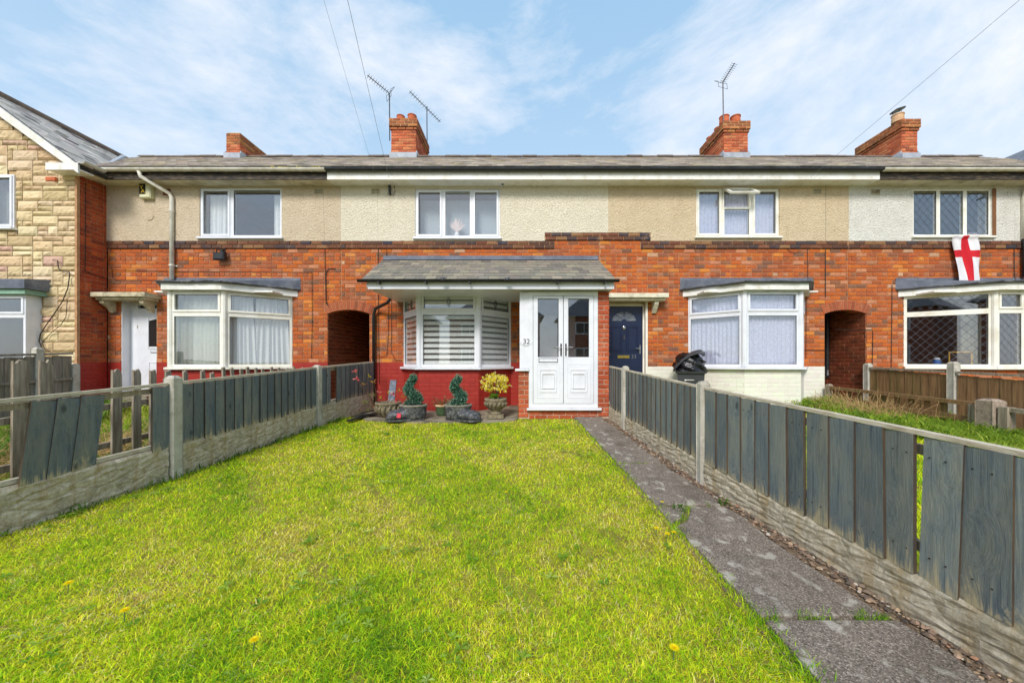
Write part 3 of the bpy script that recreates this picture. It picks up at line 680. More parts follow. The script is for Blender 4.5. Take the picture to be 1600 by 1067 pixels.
# roofs: a deck and real overlapping slates (too small to tell apart singly at this distance)
EY, EZ, RY, RZ = 7.60, 5.13, 10.57, 7.0
SL = math.hypot(RY - EY, RZ - EZ)
def slate_field(corner_fn, nu, nv, pal, thick=0.012, lift=0.010, jit=0.004):
    """corner_fn(u,v) -> point on the roof plane plus normal; rows of slates"""
    mb = MB()
    for r in range(nv):
        for i in range(nu(r)[2]):
            a, du, _ = nu(r); uu = a + i * du
            f = corner_fn(uu, uu + du, r)
            if f is None: continue
            mb.add(*f, pick(pal, .18))
    return mb
PAL_SL = [((182, 172, 160), 3), ((170, 161, 151), 3), ((192, 180, 166), 2), ((146, 138, 130), 1.4), ((198, 186, 168), .8), ((182, 170, 134), .7)]
def roof(h, x0, x1, valley=None):
    nrm = Vector((0, -(RZ - EZ), RY - EY)).normalized(); dn = Vector((0, RY - EY, RZ - EZ)).normalized()
    d = MB(); d.box(x0, x1, 0, SL, -.03, 0, lambda a, b, c: Vector((a, EY, EZ)) + dn * b + nrm * c)
    d.prism([Vector((x0, RY, RZ - .03)), Vector((x0, RY, RZ)), Vector((x0, 13.6, EZ)), Vector((x0, 13.6, EZ - .03))], (x1 - x0, 0, 0))
    dk = d.build('roof', M['slate_piece'], h)
    s = MB(); rows = 22; rl = SL / rows; wsl = 0.26
    for r in range(rows):
        off = (r % 2) * wsl / 2; x = x0 - off
        while x < x1 - 0.01:
            a = max(x, x0) + .002; b = min(x + wsl, x1) - .003
            if b - a > .03:
                j = random.uniform(0, .006); v0 = r * rl - .01 + random.uniform(-.006, .006); v1 = v0 + rl * 1.5
                q = lambda u_, v_, t_: Vector((u_, EY, EZ)) + dn * v_ + nrm * t_
                vs = [q(a, v0, .012 + j), q(b, v0, .012 + j + random.uniform(-.003, .003)), q(b, v1, .004), q(a, v1, .004), q(a, v0, .0), q(b, v0, .0)]
                s.add(vs, [(0, 1, 2, 3), (4, 5, 1, 0), (4, 0, 3), (5, 2, 1)], pick(PAL_SL, .2))
            x += wsl
    s.build('slate_courses', M['slates_att'], dk, kind='stuff', fixn=False)
    x = x0; 
    rm = MB(); rm.prism([Vector((0, -.13, -.075)), Vector((0, -.06, 0)), Vector((0, 0, .02)), Vector((0, .06, 0)), Vector((0, .13, -.075)), Vector((0, 0, -.03))], (.44, 0, 0))
    me = rm.build('ridge_tile', M['ridge_tile'], dk, base=(0, 0, 0)); mesh = me.data; bpy.data.objects.remove(me)
    while x < x1 - .05:
        inst('ridge_tile', mesh, dk, (x, RY, RZ + .035 + random.uniform(-.012, .012)), (0, 0, 0), (min(1, (x1 - x) / .45), 1, 1)); x += .45
    return dk
RF = {}
RF['A'] = roof(hA, -11.2, XA1 - .002); RF['B'] = roof(hB, XA1, XB1 - .002); RF['C'] = roof(hC, XB1, XC1 - .002); RF['D'] = roof(hD, XC1, 13.5)

# back and party walls so each house is a closed volume
for k, h in HOUSES.items():
    x0, x1 = ext[k]; mb = MB(); mb.box(x0 + .01, x1 - .01, 13.2, 13.3, -.1, 5.2)
    mb.build('back_wall', M['mortar'], h)

# chimneys
def chimney(h, px0, px1, y0, y1, pytop, corb=True, pots=(), zb=6.2, pot_mat='clay_pot', cap=None):
    x0, x1 = PX(px0, y0), PX(px1, y0); zt = PZ(pytop, y0)
    c = MB(); c.box(x0 + .012, x1 - .012, y0 + .012, y1 - .012, zb, zt - .01)
    ch_ = c.build('chimney', M['mortar'], h)
    frs = [Fr((x0, y0), (x1, y0)), Fr((x1, y0), (x1, y1)), Fr((x0, y1), (x0, y0))]
    s = MB(); z = zb; k = 0; CHc = 0.082
    n = int((zt - zb) / CHc)
    for k in range(n):
        z = zt - (n - k) * CHc; lev = n - 1 - k
        pr = 0.0
        if corb and lev < 3: pr = .05
        if corb and lev == 3: pr = .025
        for f in frs:
            uu = -(k % 2) * .115 - pr
            while uu < f.len + pr - .01:
                a = max(uu, -pr); b = min(uu + .23, f.len + pr)
                if b - a > .03:
                    wv = b - a - .012; vs = [f((a + b) / 2 + v[0] * wv, pr + random.uniform(-.003, .003) - v[1] * (.05 + pr), z + CHc / 2 + v[2] * (CHc - .012)) for v in UV]
                    s.add(vs, UFc, pick([((206, 112, 74), 4), ((190, 96, 64), 3), ((216, 134, 92), 2), ((160, 88, 66), 1)] if lev > 3 else [((176, 104, 66), 3), ((150, 96, 62), 2), ((190, 130, 78), 1)], .14))
                uu += .23
    s.build('brick_courses', M['brick_att'], ch_, kind='stuff')
    if corb:
        t = MB(); t.box(x0 - .04, x1 + .04, y0 - .04, y1 + .04, zt - .24, zt - .012); t.build('corbel', M['mortar'], ch_)
    t = MB(); t.box(x0 + .02, x1 - .02, y0 + .02, y1 - .02, zt - .012, zt + .02); t.build('flaunching', M['canopy_conc'], ch_)
    zr = EZ + (y0 - EY) * (RZ - EZ) / (RY - EY)
    t = MB(); t.box(x0 - .03, x1 + .03, y0 - .05, y0 - .004, zr - .1, zr + .13); t.box(x1 + .002, x1 + .03, y0 - .003, y0 + .3, zr - .1, zr + .2); t.box(x0 - .03, x0 - .002, y0 - .003, y0 + .3, zr - .1, zr + .2)
    t.build('flashing', M['flashing'], ch_)
    for (fx, fy, hgt, rad) in pots:
        c_ = (x0 + (x1 - x0) * fx, y0 + (y1 - y0) * fy, zt + .018)
        q = MB(); q.lathe([(rad * 1.08, 0), (rad * 1.05, hgt * .5), (rad, hgt * .85), (rad * 1.12, hgt * .88), (rad * 1.12, hgt), (rad * .8, hgt), (rad * .78, hgt * .3)], c_, 16); q.build('chimney_pot', M[pot_mat], ch_, smooth=False)
    if cap:
        c_ = (x0 + (x1 - x0) * cap[0], y0 + (y1 - y0) * cap[1], zt + cap[2])
        q = MB(); q.lathe([(.17, 0), (.17, .015), (.02, .07)], (0, 0, 0), 18)
        rot = Matrix.Rotation(R(-16), 3, 'Y'); q.v = [tuple(rot @ Vector(v) + Vector(c_)) for v in q.v]
        for a_ in range(3): q.tube([Vector(c_) + Vector((.1 * math.cos(a_ * 2.1), .1 * math.sin(a_ * 2.1), -.16)), Vector(c_) + Vector((.1 * math.cos(a_ * 2.1), .1 * math.sin(a_ * 2.1), .02))], .008, 5)
        q.build('cowl', M['black_plastic'], ch_)
    return ch_, x0, x1, zt
chA = chimney(hA, 353, 375, 10.25, 11.4, 208, corb=False)
chB = chimney(hB, 611, 650, 10.45, 11.75, 186, pots=[(.32, .12, .15, .11), (.78, .12, .17, .12)])
chC = chimney(hC, 1131, 1169, 10.45, 11.75, 190, pots=[(.12, .1, .2, .125), (.58, .1, .2, .13), (.3, .5, .2, .12), (.3, .86, .2, .12)])
chD = chimney(hD, 1409, 1434, 10.2, 11.55, 187, pots=[(.12, .12, .22, .13)], pot_mat='clay_buff', cap=(.12, .12, .36))

# aerials
def aerial(label, base, mast_top, boom0, boom1, nel, el=0.34, refl=True):
    t = thing('television_aerial', label, 'aerial', base, 'television aerials on the chimneys')
    m = MB(); m.tube([base, mast_top], .016, 6); m.build('mast', M['aerial_metal'], t)
    b = MB(); b.tube([boom0, boom1], .012, 6); b.tube([mast_top, (boom0 * .45 + boom1 * .55)], .01, 5); bo = b.build('boom', M['aerial_metal'], t)
    d = (boom1 - boom0); side = d.cross(Vector((0, 0, 1))).normalized(); upv = side.cross(d).normalized()
    for i in range(nel):
        p = boom0 + d * ((i + .4) / nel); e = MB(); e.tube([p - side * el * .3, p + side * el * .3], .006, 4); e.build('element', M['aerial_metal'], t)
    if refl:
        e = MB(); p = boom1
        for s_ in (1, -1):
            for k_ in range(3): e.tube([p + side * .16 * (k_ - 1) , p + side * .16 * (k_ - 1) + upv * s_ * .16 + d.normalized() * .07], .006, 4)
            e.tube([p - side * .17 + upv * s_ * .16 + d.normalized() * .07, p + side * .17 + upv * s_ * .16 + d.normalized() * .07], .006, 4)
        e.build('reflector', M['aerial_metal'], t)
    return t
aerial('thin aerial on the left side of the chimney above the upper feather-vase window', P(609, 220, 10.5), P(608.5, 146, 10.5), P(574, 118, 10.2), P(607, 145, 10.6), 9)
aerial('long aerial with slanting boom right of the chimney above the porch house', P(667.5, 245, 11.7), P(667, 167, 11.7), P(640, 143, 11.3), P(688, 191, 12.1), 14, refl=False)
aerial('aerial on a tall mast over the chimney with four red pots', P(1130.5, 200, 10.42), P(1129.5, 130, 10.42), P(1148, 99, 10.1), P(1129, 129, 10.5), 10)
for o in list(COL.objects):
    pass

# ------------------------------------------------------------------ bays
def bay(k, h, dz, dp, dmat, mat, lead=None, front_cells=None, side_cells=None, roof_on=True, trans=.70, fas='paint_white', sashes=True):
    xl, cl, cr, xr = BAY[k]; pts = [(xl, WY), (cl, YB), (cr, YB), (xr, WY)]; SZ = .875; HZ = 2.43; res = []
    ra = MB(); poly = [Vector((a, b, 0)) for a, b in pts]
    dw = MB()
    frs = [Fr(pts[i], pts[i + 1]) for i in range(3)]
    for f in frs: dw.box(0, f.len, -.06, -.006 if dz else -.012, Z0, SZ - .05, f)
    wo = dw.build('bay_wall', M[dmat], h)
    for f in frs:
        lay(wo, h, f, .002, f.len - .002, Z0, Z0 + 11 * .0905, [], PAL if dz is None else dp, None if dz is None else 2.0, dp, CHh=.0905, quota=14, hide=[] )
    bs = MB(); bs.prism([Vector((xl + .03, WY, SZ - .04)), Vector((cl + .03, YB + .03, SZ - .04)), Vector((cr - .03, YB + .03, SZ - .04)), Vector((xr - .03, WY, SZ - .04))], (0, 0, .03)); bs.build('bay_floor', M['paint_white'], h)
    for i, f in enumerate(frs):
        L_ = f.len; ov = 0.02
        cells = side_cells if i != 1 else front_cells
        if cells is None: cells = [(0, 1, 0, trans, False), (0, 1, trans, 1, sashes)]
        wn_, pn = window(h, f, .035 if i != 0 else .0, L_ - (.035 if i != 2 else 0), SZ, HZ, cells, mat, fw=.055, sill=False, dd=0.0, name='bay_window', lead=lead)
        s = MB(); s.bbox(-.05 if i else -.0, L_ + (.05 if i < 2 else 0), -.07, .085 - i * .002, SZ - .05, SZ - .002, f, .006); s.build('sill', mat, wn_)
        v = MB(); v.bbox(L_ * .4, L_ * .62, .02, .034, HZ - .038, HZ - .018, f); v.build('trickle_vent', mat, wn_)
        res.append((wn_, pn, f))
    for j in (1, 2):       # corner posts
        c = Vector((pts[j][0], pts[j][1], 0)); m = MB(); b_ = (frs[j - 1].n + frs[j].n).normalized()
        m.lathe([(.055, 0), (.055, HZ - SZ - .004)], (c.x - b_.x * .02, c.y - b_.y * .02, SZ), 10); m.build('corner_post', mat, h)
    if roof_on:
        o = .13
        q = [(xl - o * .9, WY), (cl - .05, YB - o), (cr + .05, YB - o), (xr + o * .9, WY)]
        fb = MB(); fb.prism([Vector((a, b, 2.43)) for a, b in q], (0, 0, .13)); fb.build('bay_fascia', M[fas], h)
        q2 = [(xl - o * 1.4, WY), (cl - .09, YB - o - .05), (cr + .09, YB - o - .05), (xr + o * 1.4, WY)]
        zt = 2.565; zw = 2.80
        top = [(xl - o * 1.2, WY - .0), (xl + .4, WY), (xr - .4, WY), (xr + o * 1.2, WY)]
        m = MB(); vs = [Vector((a, b, zt)) for a, b in q2] + [Vector((a, b, zt + .025)) for a, b in q2] + [Vector((q2[0][0], WY, zw)), Vector((q2[3][0], WY, zw))]
        m.add(vs, [(0, 1, 2, 3), (0, 1, 5, 4), (1, 2, 6, 5), (2, 3, 7, 6), (4, 5, 8), (5, 6, 9, 8), (6, 7, 9), (0, 4, 8, 9, 7, 3)])
        ro = m.build('bay_roof', M['lead'], h)
        e = MB()
        for a, b in zip(q2[:-1], q2[1:]):
            n_ = 14; pp = [Vector((a[0] + (b[0] - a[0]) * i / n_, a[1] + (b[1] - a[1]) * i / n_, zt + .018 + random.uniform(-.008, .012))) for i in range(n_ + 1)]
            e.tube(pp, .020, 6)
        e.build('rolled_edge', M['felt_roof'], ro)
        fl = MB(); fl.box(q2[0][0] - .0, q2[3][0] + .0, .0, .012, zw - .02, zw + .05, FRW); fl.build('lead_flashing', M['lead'], ro)
    room(h, xl + .1, xr - .1, 8.26, 11.2, -.1, 2.6)
    lid = MB(); lid.box(xl + .1, xr - .1, 7.5, 8.3, 2.44, 2.47); lid.build('bay_ceiling', M['paint_white'], h)
    return res
rA = bay('A', hA, 1, PAL_RED, 'mortar_red', M['upvc_cream'], trans=.70)
for i, (w, pn, f) in enumerate(rA):
    if i == 1: curtain(w, f, .06, f.len - .06, .92, 2.38, -.13, M['sheer'], 10); curtain(w, f, .30, f.len * .72, .92, 2.3, -.22, M['curtain'], 5, .03)
    else: curtain(w, f, .05, f.len * .4, .92, 2.38, -.14, M['curtain'], 6, .03, lean=.1); curtain(w, f, f.len * .45, f.len - .1, .92, 2.38, -.14, M['curtain'], 7, .03, lean=.15)
rB = bay('B', hB, 1, PAL_RED, 'mortar_red', M['upvc'], trans=.72, roof_on=False, fas='paint_white')
for i, (w, pn, f) in enumerate(rB):
    for (a, b, c, e) in pn:
        n = int((e - c) / .115); 
        for q in range(n + 1):
            z = e - .02 - q * .115
            if z - .062 < c: continue
            sl = MB(); sl.bbox(a - .01, b + .01, -.065, -.060, z - .07, z, f, .002); sl.build('blind_slat', M['blind'], w)
    bb = MB(); bb.box(pn[0][0] - .02, pn[0][1] + .02, -.10, -.098, .9, 2.4, f); bb.build('blind_backing', M['blind_back'], w)
    a, b, c, e = pn[1]; lm = MB(); cu = (a + b) / 2; cz = (c + e) / 2
    for s_ in (1, .55):
        hh = (e - c) * .42 * s_; ww = .045 * s_; q = [f(cu, -.02, cz + hh), f(cu + ww, -.02, cz), f(cu, -.02, cz - hh), f(cu - ww, -.02, cz)]
        for z_ in range(4): lm.tube([q[z_], q[(z_ + 1) % 4]], .004, 4)
    lm.build('leading', M['lead'], w)
rC = bay('C', hC, 1, PAL_CREAM, 'mortar_cream', M['upvc'], trans=.71)
for i, (w, pn, f) in enumerate(rC): curtain(w, f, .05, f.len - .05, .9, 2.38, -.11, M['net'], int(f.len * 12), .014, 'net_curtain')
rD = bay('D', hD, None, PAL, 'mortar', M['upvc_cream'], trans=.74, lead=.15, sashes=False, front_cells=[(0, .5, 0, .74, False), (0, .5, .74, 1, True), (.5, 1, 0, .74, False), (.5, 1, .74, 1, True)])
w, pn, f = rD[0]
curtain(w, f, f.len - .35, f.len - .05, .92, 2.2, -.35, M['sheer'], 4, .03)
t = thing('jar', 'small blue jar with pale lid on the sill behind the leaded bay glass', 'jar', f(.55, -.13, .88))
c = f(.55, -.13, .88); m = MB(); m.lathe([(.05, 0), (.065, .05), (.06, .12), (.045, .15)], c, 14); m.build('body', M['blue_jar'], t, smooth=True); m = MB(); m.lathe([(.05, .15), (.045, .18), (.01, .195)], c, 14); m.build('lid', M['white_sheet'], t, smooth=True)
t = thing('picture_frame', 'gold edged picture frame standing behind the leaded bay glass', 'picture frame', f(.9, -.2, .88)); m = MB(); m.ring(.74, 1.08, .885, 1.2, .02, -.2, -.18, f, .002); m.build('frame', M['gold'], t); m = MB(); m.box(.755, 1.065, -.198, -.192, .9, 1.185, f); m.build('panel', M['dark_void'], t)
t = thing('vase', 'white feather vase on the sill of the three-light upper window', 'vase', (-1.45, 8.12, 3.74))
m = MB(); m.lathe([(.035, 0), (.05, .02), (.03, .06), (.065, .11), (.05, .15), (.03, .17)], (-1.45, 8.12, 3.74), 14); m.build('body', M['white_sheet'], t, smooth=True)
m = MB()
for i in range(70):
    a_ = random.uniform(-.95, .95); l_ = random.uniform(.18, .36); p0 = Vector((-1.45, 8.12, 3.9)); d_ = Vector((math.sin(a_) * .8, random.uniform(-.06, .06), math.cos(a_))); p1 = p0 + d_ * l_ + Vector((random.uniform(-.02, .02), 0, 0)); sd = Vector((.014, 0, -.006))
    m.add([p0, p0 + d_ * l_ * .6 - sd, p1, p0 + d_ * l_ * .6 + sd], [(0, 1, 2, 3)])
m.build('feathers', M['pink_feather'], t, fixn=False)
t = tag(MB().box(wx(1523), wx(1541), 8.12, 8.15, WIN['D'][2] + .05, WIN['D'][2] + .17).build('greeting_card', M['purple_card']), 'purple and cream card standing in the leaded upper window', 'card')

# ------------------------------------------------------------------ tunnels between houses
def tunnel(h, T, seen, house_wall, hname):
    x0, x1 = T; ty = WY + 4.6
    m = MB(); m.quad((x0 - .012, WY, Z0), (x0 - .012, ty, Z0), (x0 - .012, ty, 2.6), (x0 - .012, WY, 2.6)); m.quad((x1 + .012, WY, Z0), (x1 + .012, ty, Z0), (x1 + .012, ty, 2.6), (x1 + .012, WY, 2.6))
    m.quad((x0 - .02, ty, Z0), (x1 + .02, ty, Z0), (x1 + .02, ty, 2.6), (x0 - .02, ty, 2.6)); m.quad((x0 - .02, WY + .02, 2.3), (x1 + .02, WY + .02, 2.3), (x1 + .02, ty, 2.3), (x0 - .02, ty, 2.3))
    pw = m.build('passage_wall', M['mortar'], h, fixn=False)
    if seen == 'L': fr = Fr((x0, WY), (x0, ty))
    else: fr = Fr((x1, ty), (x1, WY))
    lay(pw, h, fr, .002, fr.len - .002, Z0, Z0 + 28 * CH, [], PAL_TUN, quota=16, bond='s')
    # segmental arch of soldier bricks
    ow = (x1 - x0) / 2; cx = (x0 + x1) / 2; rise = .085; rad = (ow * ow + rise * rise) / (2 * rise); cz = TTOP + .0 - rad; a0 = math.asin((ow + .03) / rad); n = 13; hh = .20
    back = MB()
    for i in range(n):
        t0 = -a0 + 2 * a0 * i / n; t1 = -a0 + 2 * a0 * (i + 1) / n; g_ = (t1 - t0) * .07
        def pt(t, r, d): return FRW(cx + r * math.sin(t), d, cz + r * math.cos(t))
        vs = []
        for d in (-.22, .008): vs += [pt(t0 + g_, rad, d), pt(t1 - g_, rad, d), pt(t1 - g_, rad + hh, d), pt(t0 + g_, rad + hh, d)]
        b = MB(); b.add(vs, [(0, 1, 2, 3), (4, 5, 6, 7), (0, 1, 5, 4), (1, 2, 6, 5), (2, 3, 7, 6), (3, 0, 4, 7)]); o = b.build('arch_brick', M['brick_obj'], pw); o.color = pick([((176, 98, 66), 3), ((160, 88, 62), 2)])
        back.add([pt(t0, rad + .004, -.2), pt(t1, rad + .004, -.2), pt(t1, rad + hh - .004, -.2), pt(t0, rad + hh - .004, -.2), pt(t0, rad + .004, .002), pt(t1, rad + .004, .002), pt(t1, rad + hh - .004, .002), pt(t0, rad + hh - .004, .002)], [(0, 1, 2, 3), (4, 5, 6, 7), (0, 1, 5, 4), (2, 3, 7, 6)])
    back.build('arch_mortar', M['mortar'], pw)
tunnel(hB, T1, 'L', None, 'B'); tunnel(hD, T2, 'R', None, 'D')
m = MB(); m.tube([(T2[1] - .1, 8.9, 2.2), (T2[1] - .1, 8.9, .78), (T2[1] - .13, 8.86, .62), (T2[1] - .28, 8.8, .6)], .045, 8); m.build('waste_pipe', M['black_plastic'], hD)

# ------------------------------------------------------------------ doors and canopies
def canopy(h, x0, x1, z0, z1, proj, mat, br=()):
    m = MB(); m.bbox(x0, x1, 0.002, proj, z0, z1, FRW, .012); m.bbox(x0 + .05, x1 - .05, .002, proj - .06, z0 - .05, z0 - .001, FRW, .01)
    c = m.build('door_canopy', M[mat], h)
    for b in br:
        m = MB(); m.prism([FRW(b, .002, z0 - .052), FRW(b, proj - .1, z0 - .052), FRW(b, proj - .12, z0 - .12), FRW(b, .12, z0 - .2), FRW(b, .04, z0 - .3), FRW(b, .002, z0 - .3)], (.09, 0, 0)); m.build('bracket', M[mat], c)
canopy(hA, -9.2, wx(252), 2.37, 2.47, .36, 'canopy_conc', (-9.12, wx(236)))
canopy(hC, XB1 + .02, wx(1037), 2.36, 2.46, .3, 'canopy_cream', (wx(1018),))
def panel_door(h, fr, u0, u1, z0, z1, mat, d=0.0, name='front_door', label=None):
    m = MB(); m.bbox(u0, u1, d - .05, d, z0, z1, fr, .004); o = m.build(name, mat, h)
    if label: o['label'] = label
    return o
# house A door, set back in the wall
dA = -.18; x0, x1 = doorA[0], doorA[1] - .0
m = MB(); m.ring(x0 + .002, x1 + .25, .27, 2.34, .07, dA - .08, dA, FRW, .004); m.box(x0 + .003, x0 + .014, dA, -.012, .25, 2.34, FRW); fa = m.build('door_frame', M['upvc'], hA)
do = panel_door(hA, FRW, x0 + .2, x1 + .22, .3, 2.2, M['upvc'], dA + .012, label='white panel front door with arched dark glass')
m = MB(); m.bbox(x0 + .07, x0 + .195, dA - .05, dA + .004, .3, 2.27, FRW, .004); m.build('side_panel', M['upvc'], hA)
m = MB(); a, b = wx(221), wx(244); m.prism([FRW(a, dA + .016, wz(541)), FRW(b + .12, dA + .016, wz(541)), FRW(b + .12, dA + .016, wz(500)), FRW((a + b + .12) / 2, dA + .016, wz(496)), FRW(a, dA + .016, wz(500))], (0, .004, 0)); m.build('pane', M['dark_void'], do)
m = MB(); m.ring(a - .03, b + .15, wz(544), wz(493), .025, dA + .01, dA + .026, FRW, .003); m.build('glazing_bead', M['upvc'], do)
m = MB(); m.bbox(a + .04, b + .1, dA + .012, dA + .026, wz(551), wz(547), FRW); m.build('letter_plate', M['black_plastic'], do)
m = MB(); m.bbox(a + .05, b + .09, dA + .026, dA + .03, wz(550.3), wz(547.6), FRW); m.build('letter_flap', M['upvc'], do)
for zz in ((.4, .62), (.68, .98)):
    m = MB(); m.ring(a - .01, b + .13, zz[0], zz[1], .018, dA + .012, dA + .022, FRW, .003); m.build('door_moulding', M['upvc'], do)
m = MB(); m.box(x0 - .05, x1 + .1, -.17, .3, -.1, .24, FRW); m.build('doorstep', M['concrete_floor'], hA)
m = MB(); m.bbox(wx(201.5), wx(203.5), dA + .004, dA + .012, wz(512), wz(507), FRW); m.build('bell_push', M['brass'], hA)
# house C door
dC = -.12; x0, x1 = doorC[0], doorC[1]
m = MB(); m.ring(x0 + .004, x1 - .004, .02, 2.31, .075, dC - .08, dC + .03, FRW, .004); m.box(x1 - .05, x1 - .002, dC + .03, .012, .02, 2.31, FRW); m.build('door_frame', M['upvc_cream'], hC)
do = panel_door(hC, FRW, x0 + .075, x1 - .08, .05, 2.235, M['door_blue'], dC + .01, label='dark blue panelled front door with fan light')
dl, dr = x0 + .075, x1 - .08; dc = (dl + dr) / 2
for (a, b, c, e) in ((dl + .1, dc - .05, 1.2, 1.78), (dc + .05, dr - .1, 1.2, 1.78), (dl + .1, dc - .05, .25, .82), (dc + .05, dr - .1, .25, .82)):
    m = MB(); m.ring(a, b, c, e, .02, dC + .01, dC + .02, FRW, .004); m.bbox(a + .04, b - .04, dC + .01, dC + .018, c + .04, e - .04, FRW, .006); m.build('door_panel', M['door_blue'], do)
for i in range(4):
    t0, t1 = math.pi * i / 4 + .04, math.pi * (i + 1) / 4 - .04; r0, r1 = .06, .27
    pts = [FRW(dc + r0 * math.cos(t0), dC + .012, 1.9 + r0 * .8 * math.sin(t0))] + [FRW(dc + r1 * math.cos(t0 + (t1 - t0) * q / 5), dC + .012, 1.9 + r1 * .8 * math.sin(t0 + (t1 - t0) * q / 5)) for q in range(6)] + [FRW(dc + r0 * math.cos(t1), dC + .012, 1.9 + r0 * .8 * math.sin(t1))]
    m = MB(); m.prism(pts, (0, -.003, 0)); m.build('fan_pane', M['slate_piece'], do)
m = MB(); m.lathe([(.045, 0), (.04, .012), (.02, .02)], (0, 0, 0), 14); m.v = [tuple(FRW(dc + v[0], dC + .01 + v[2], 1.75 + v[1] * 1.3)) for v in m.v]; m.build('knocker', M['steel'], do, smooth=True)
m = MB(); m.bbox(dc - .02, dc + .02, dC + .01, dC + .03, 1.48, 1.58, FRW); m.build('knocker_base', M['aerial_metal'], do)
m = MB(); m.bbox(dc - .15, dc + .12, dC + .01, dC + .024, 1.06, 1.13, FRW, .004); m.build('letter_plate', M['brass'], do)
text_mesh('door_number', '33', .12, M['steel'], do, FRW(dc + .22, dC + .014, 1.095), (R(90), 0, 0))
m = MB(); m.bbox(dr - .075, dr - .04, dC + .01, dC + .022, 1.16, 1.36, FRW); m.tube([FRW(dr - .058, dC + .02, 1.28), FRW(dr - .058, dC + .06, 1.28), FRW(dr - .17, dC + .06, 1.28)], .01, 8); m.build('handle', M['steel'], do)

# ------------------------------------------------------------------ porch of the middle house
PY = 6.67; FRP = Fr((0, PY), (1, PY)); gp = -.10
PXl, PXr = PX(809.5, PY), PX(952, PY)
fl, fr_ = PX(826.5, PY), PX(934, PY)
zb_ = PZ(637, PY); zt_ = PZ(455.5, PY); zs_ = PZ(579, PY)
m = MB(); m.box(PXl + .01, fl, -.1, -.012, gp, zs_ - .02, FRP); m.box(fr_, PXr - .01, -.1, -.012, gp, zt_, FRP); m.box(fl, fr_, -.1, -.012, gp, zb_ - .01, FRP)
m.box(PXr - .1, PXr - .012, PY + .1, 7.99, gp, zt_); m.box(PXl + .012, PXl + .1, PY + .1, 7.99, gp, zs_ - .02)
pwall = m.build('porch_wall', M['mortar_pale'], hB)
NCH = .0862; NBL = .228
nr = int((zs_ - gp) / NCH)
kw = dict(pal=PAL_NEW, BLl=NBL, jt=.013, bond='s', depth=.04)
lay(pwall, hB, FRP, PXl, fl - .004, zs_ - .012 - nr * NCH, zs_ - .012, [(fl - .004, 9, zb_, 9)], CHh=NCH, quota=60, off0=PXl, **kw)
nr2 = int((zt_ - gp) / NCH)
lay(pwall, hB, FRP, fr_ + .004, PXr, zt_ - nr2 * NCH, zt_, [], CHh=NCH, quota=60, off0=fr_ + .004, **kw)
lay(pwall, hB, FRP, fl, fr_, zb_ - .05 - 2 * NCH, zb_ - .05, [], CHh=NCH, quota=12, off0=.03, **kw)
FRPR = Fr((PXr, PY), (PXr, 8)); lay(pwall, hB, FRPR, .0, FRPR.len, zt_ - nr2 * NCH, zt_, [], CHh=NCH, quota=0, **kw)
# white side panel, sill, frame and the two leaves
m = MB(); m.bbox(PX(812, PY), fl - .003, -.09, .0, zs_ + .04, zt_ - .004, FRP, .004)
for q in range(3): m.bbox(PX(814, PY) + q * .07, PX(814, PY) + q * .07 + .062, .0, .004, zs_ + .045, zt_ - .01, FRP, .002)
spn = m.build('porch_side_panel', M['upvc'], hB)
m = MB(); m.box(PX(812, PY), PX(812, PY) + .07, PY + .09, 7.99, zs_ + .04, zt_ - .004); m.build('porch_return_panel', M['upvc'], hB)
m = MB(); m.bbox(PX(805, PY), fl - .002, -.09, .055, zs_ - .01, zs_ + .035, FRP, .008); m.build('sill', M['upvc'], spn)
m = MB(); m.lathe([(.118, 0), (.118, .012), (.112, .016)], (0, 0, 0), 24, 1, .62); cxp, czp = PX(822.5, PY), PZ(534, PY)
pl = m; pl.v = [tuple(FRP(cxp + v[0], v[2] + .001, czp + v[1])) for v in pl.v]; plate = pl.build('number_plate', M['upvc'], spn)
text_mesh('number', '32', .135, M['black_plastic'], spn, FRP(cxp, .018, czp), (R(90), 0, 0), .002)
m = MB(); m.ring(fl, fr_, zb_, zt_ - .004, .075, -.09, .012, FRP, .005); pf = m.build('door_frame', M['upvc'], hB)
m = MB(); m.bbox(PX(823, PY), PX(939, PY), -.09, .07, zb_ - .045, zb_ - .003, FRP, .008); m.build('threshold', M['upvc'], pf)
mid = (fl + fr_) / 2
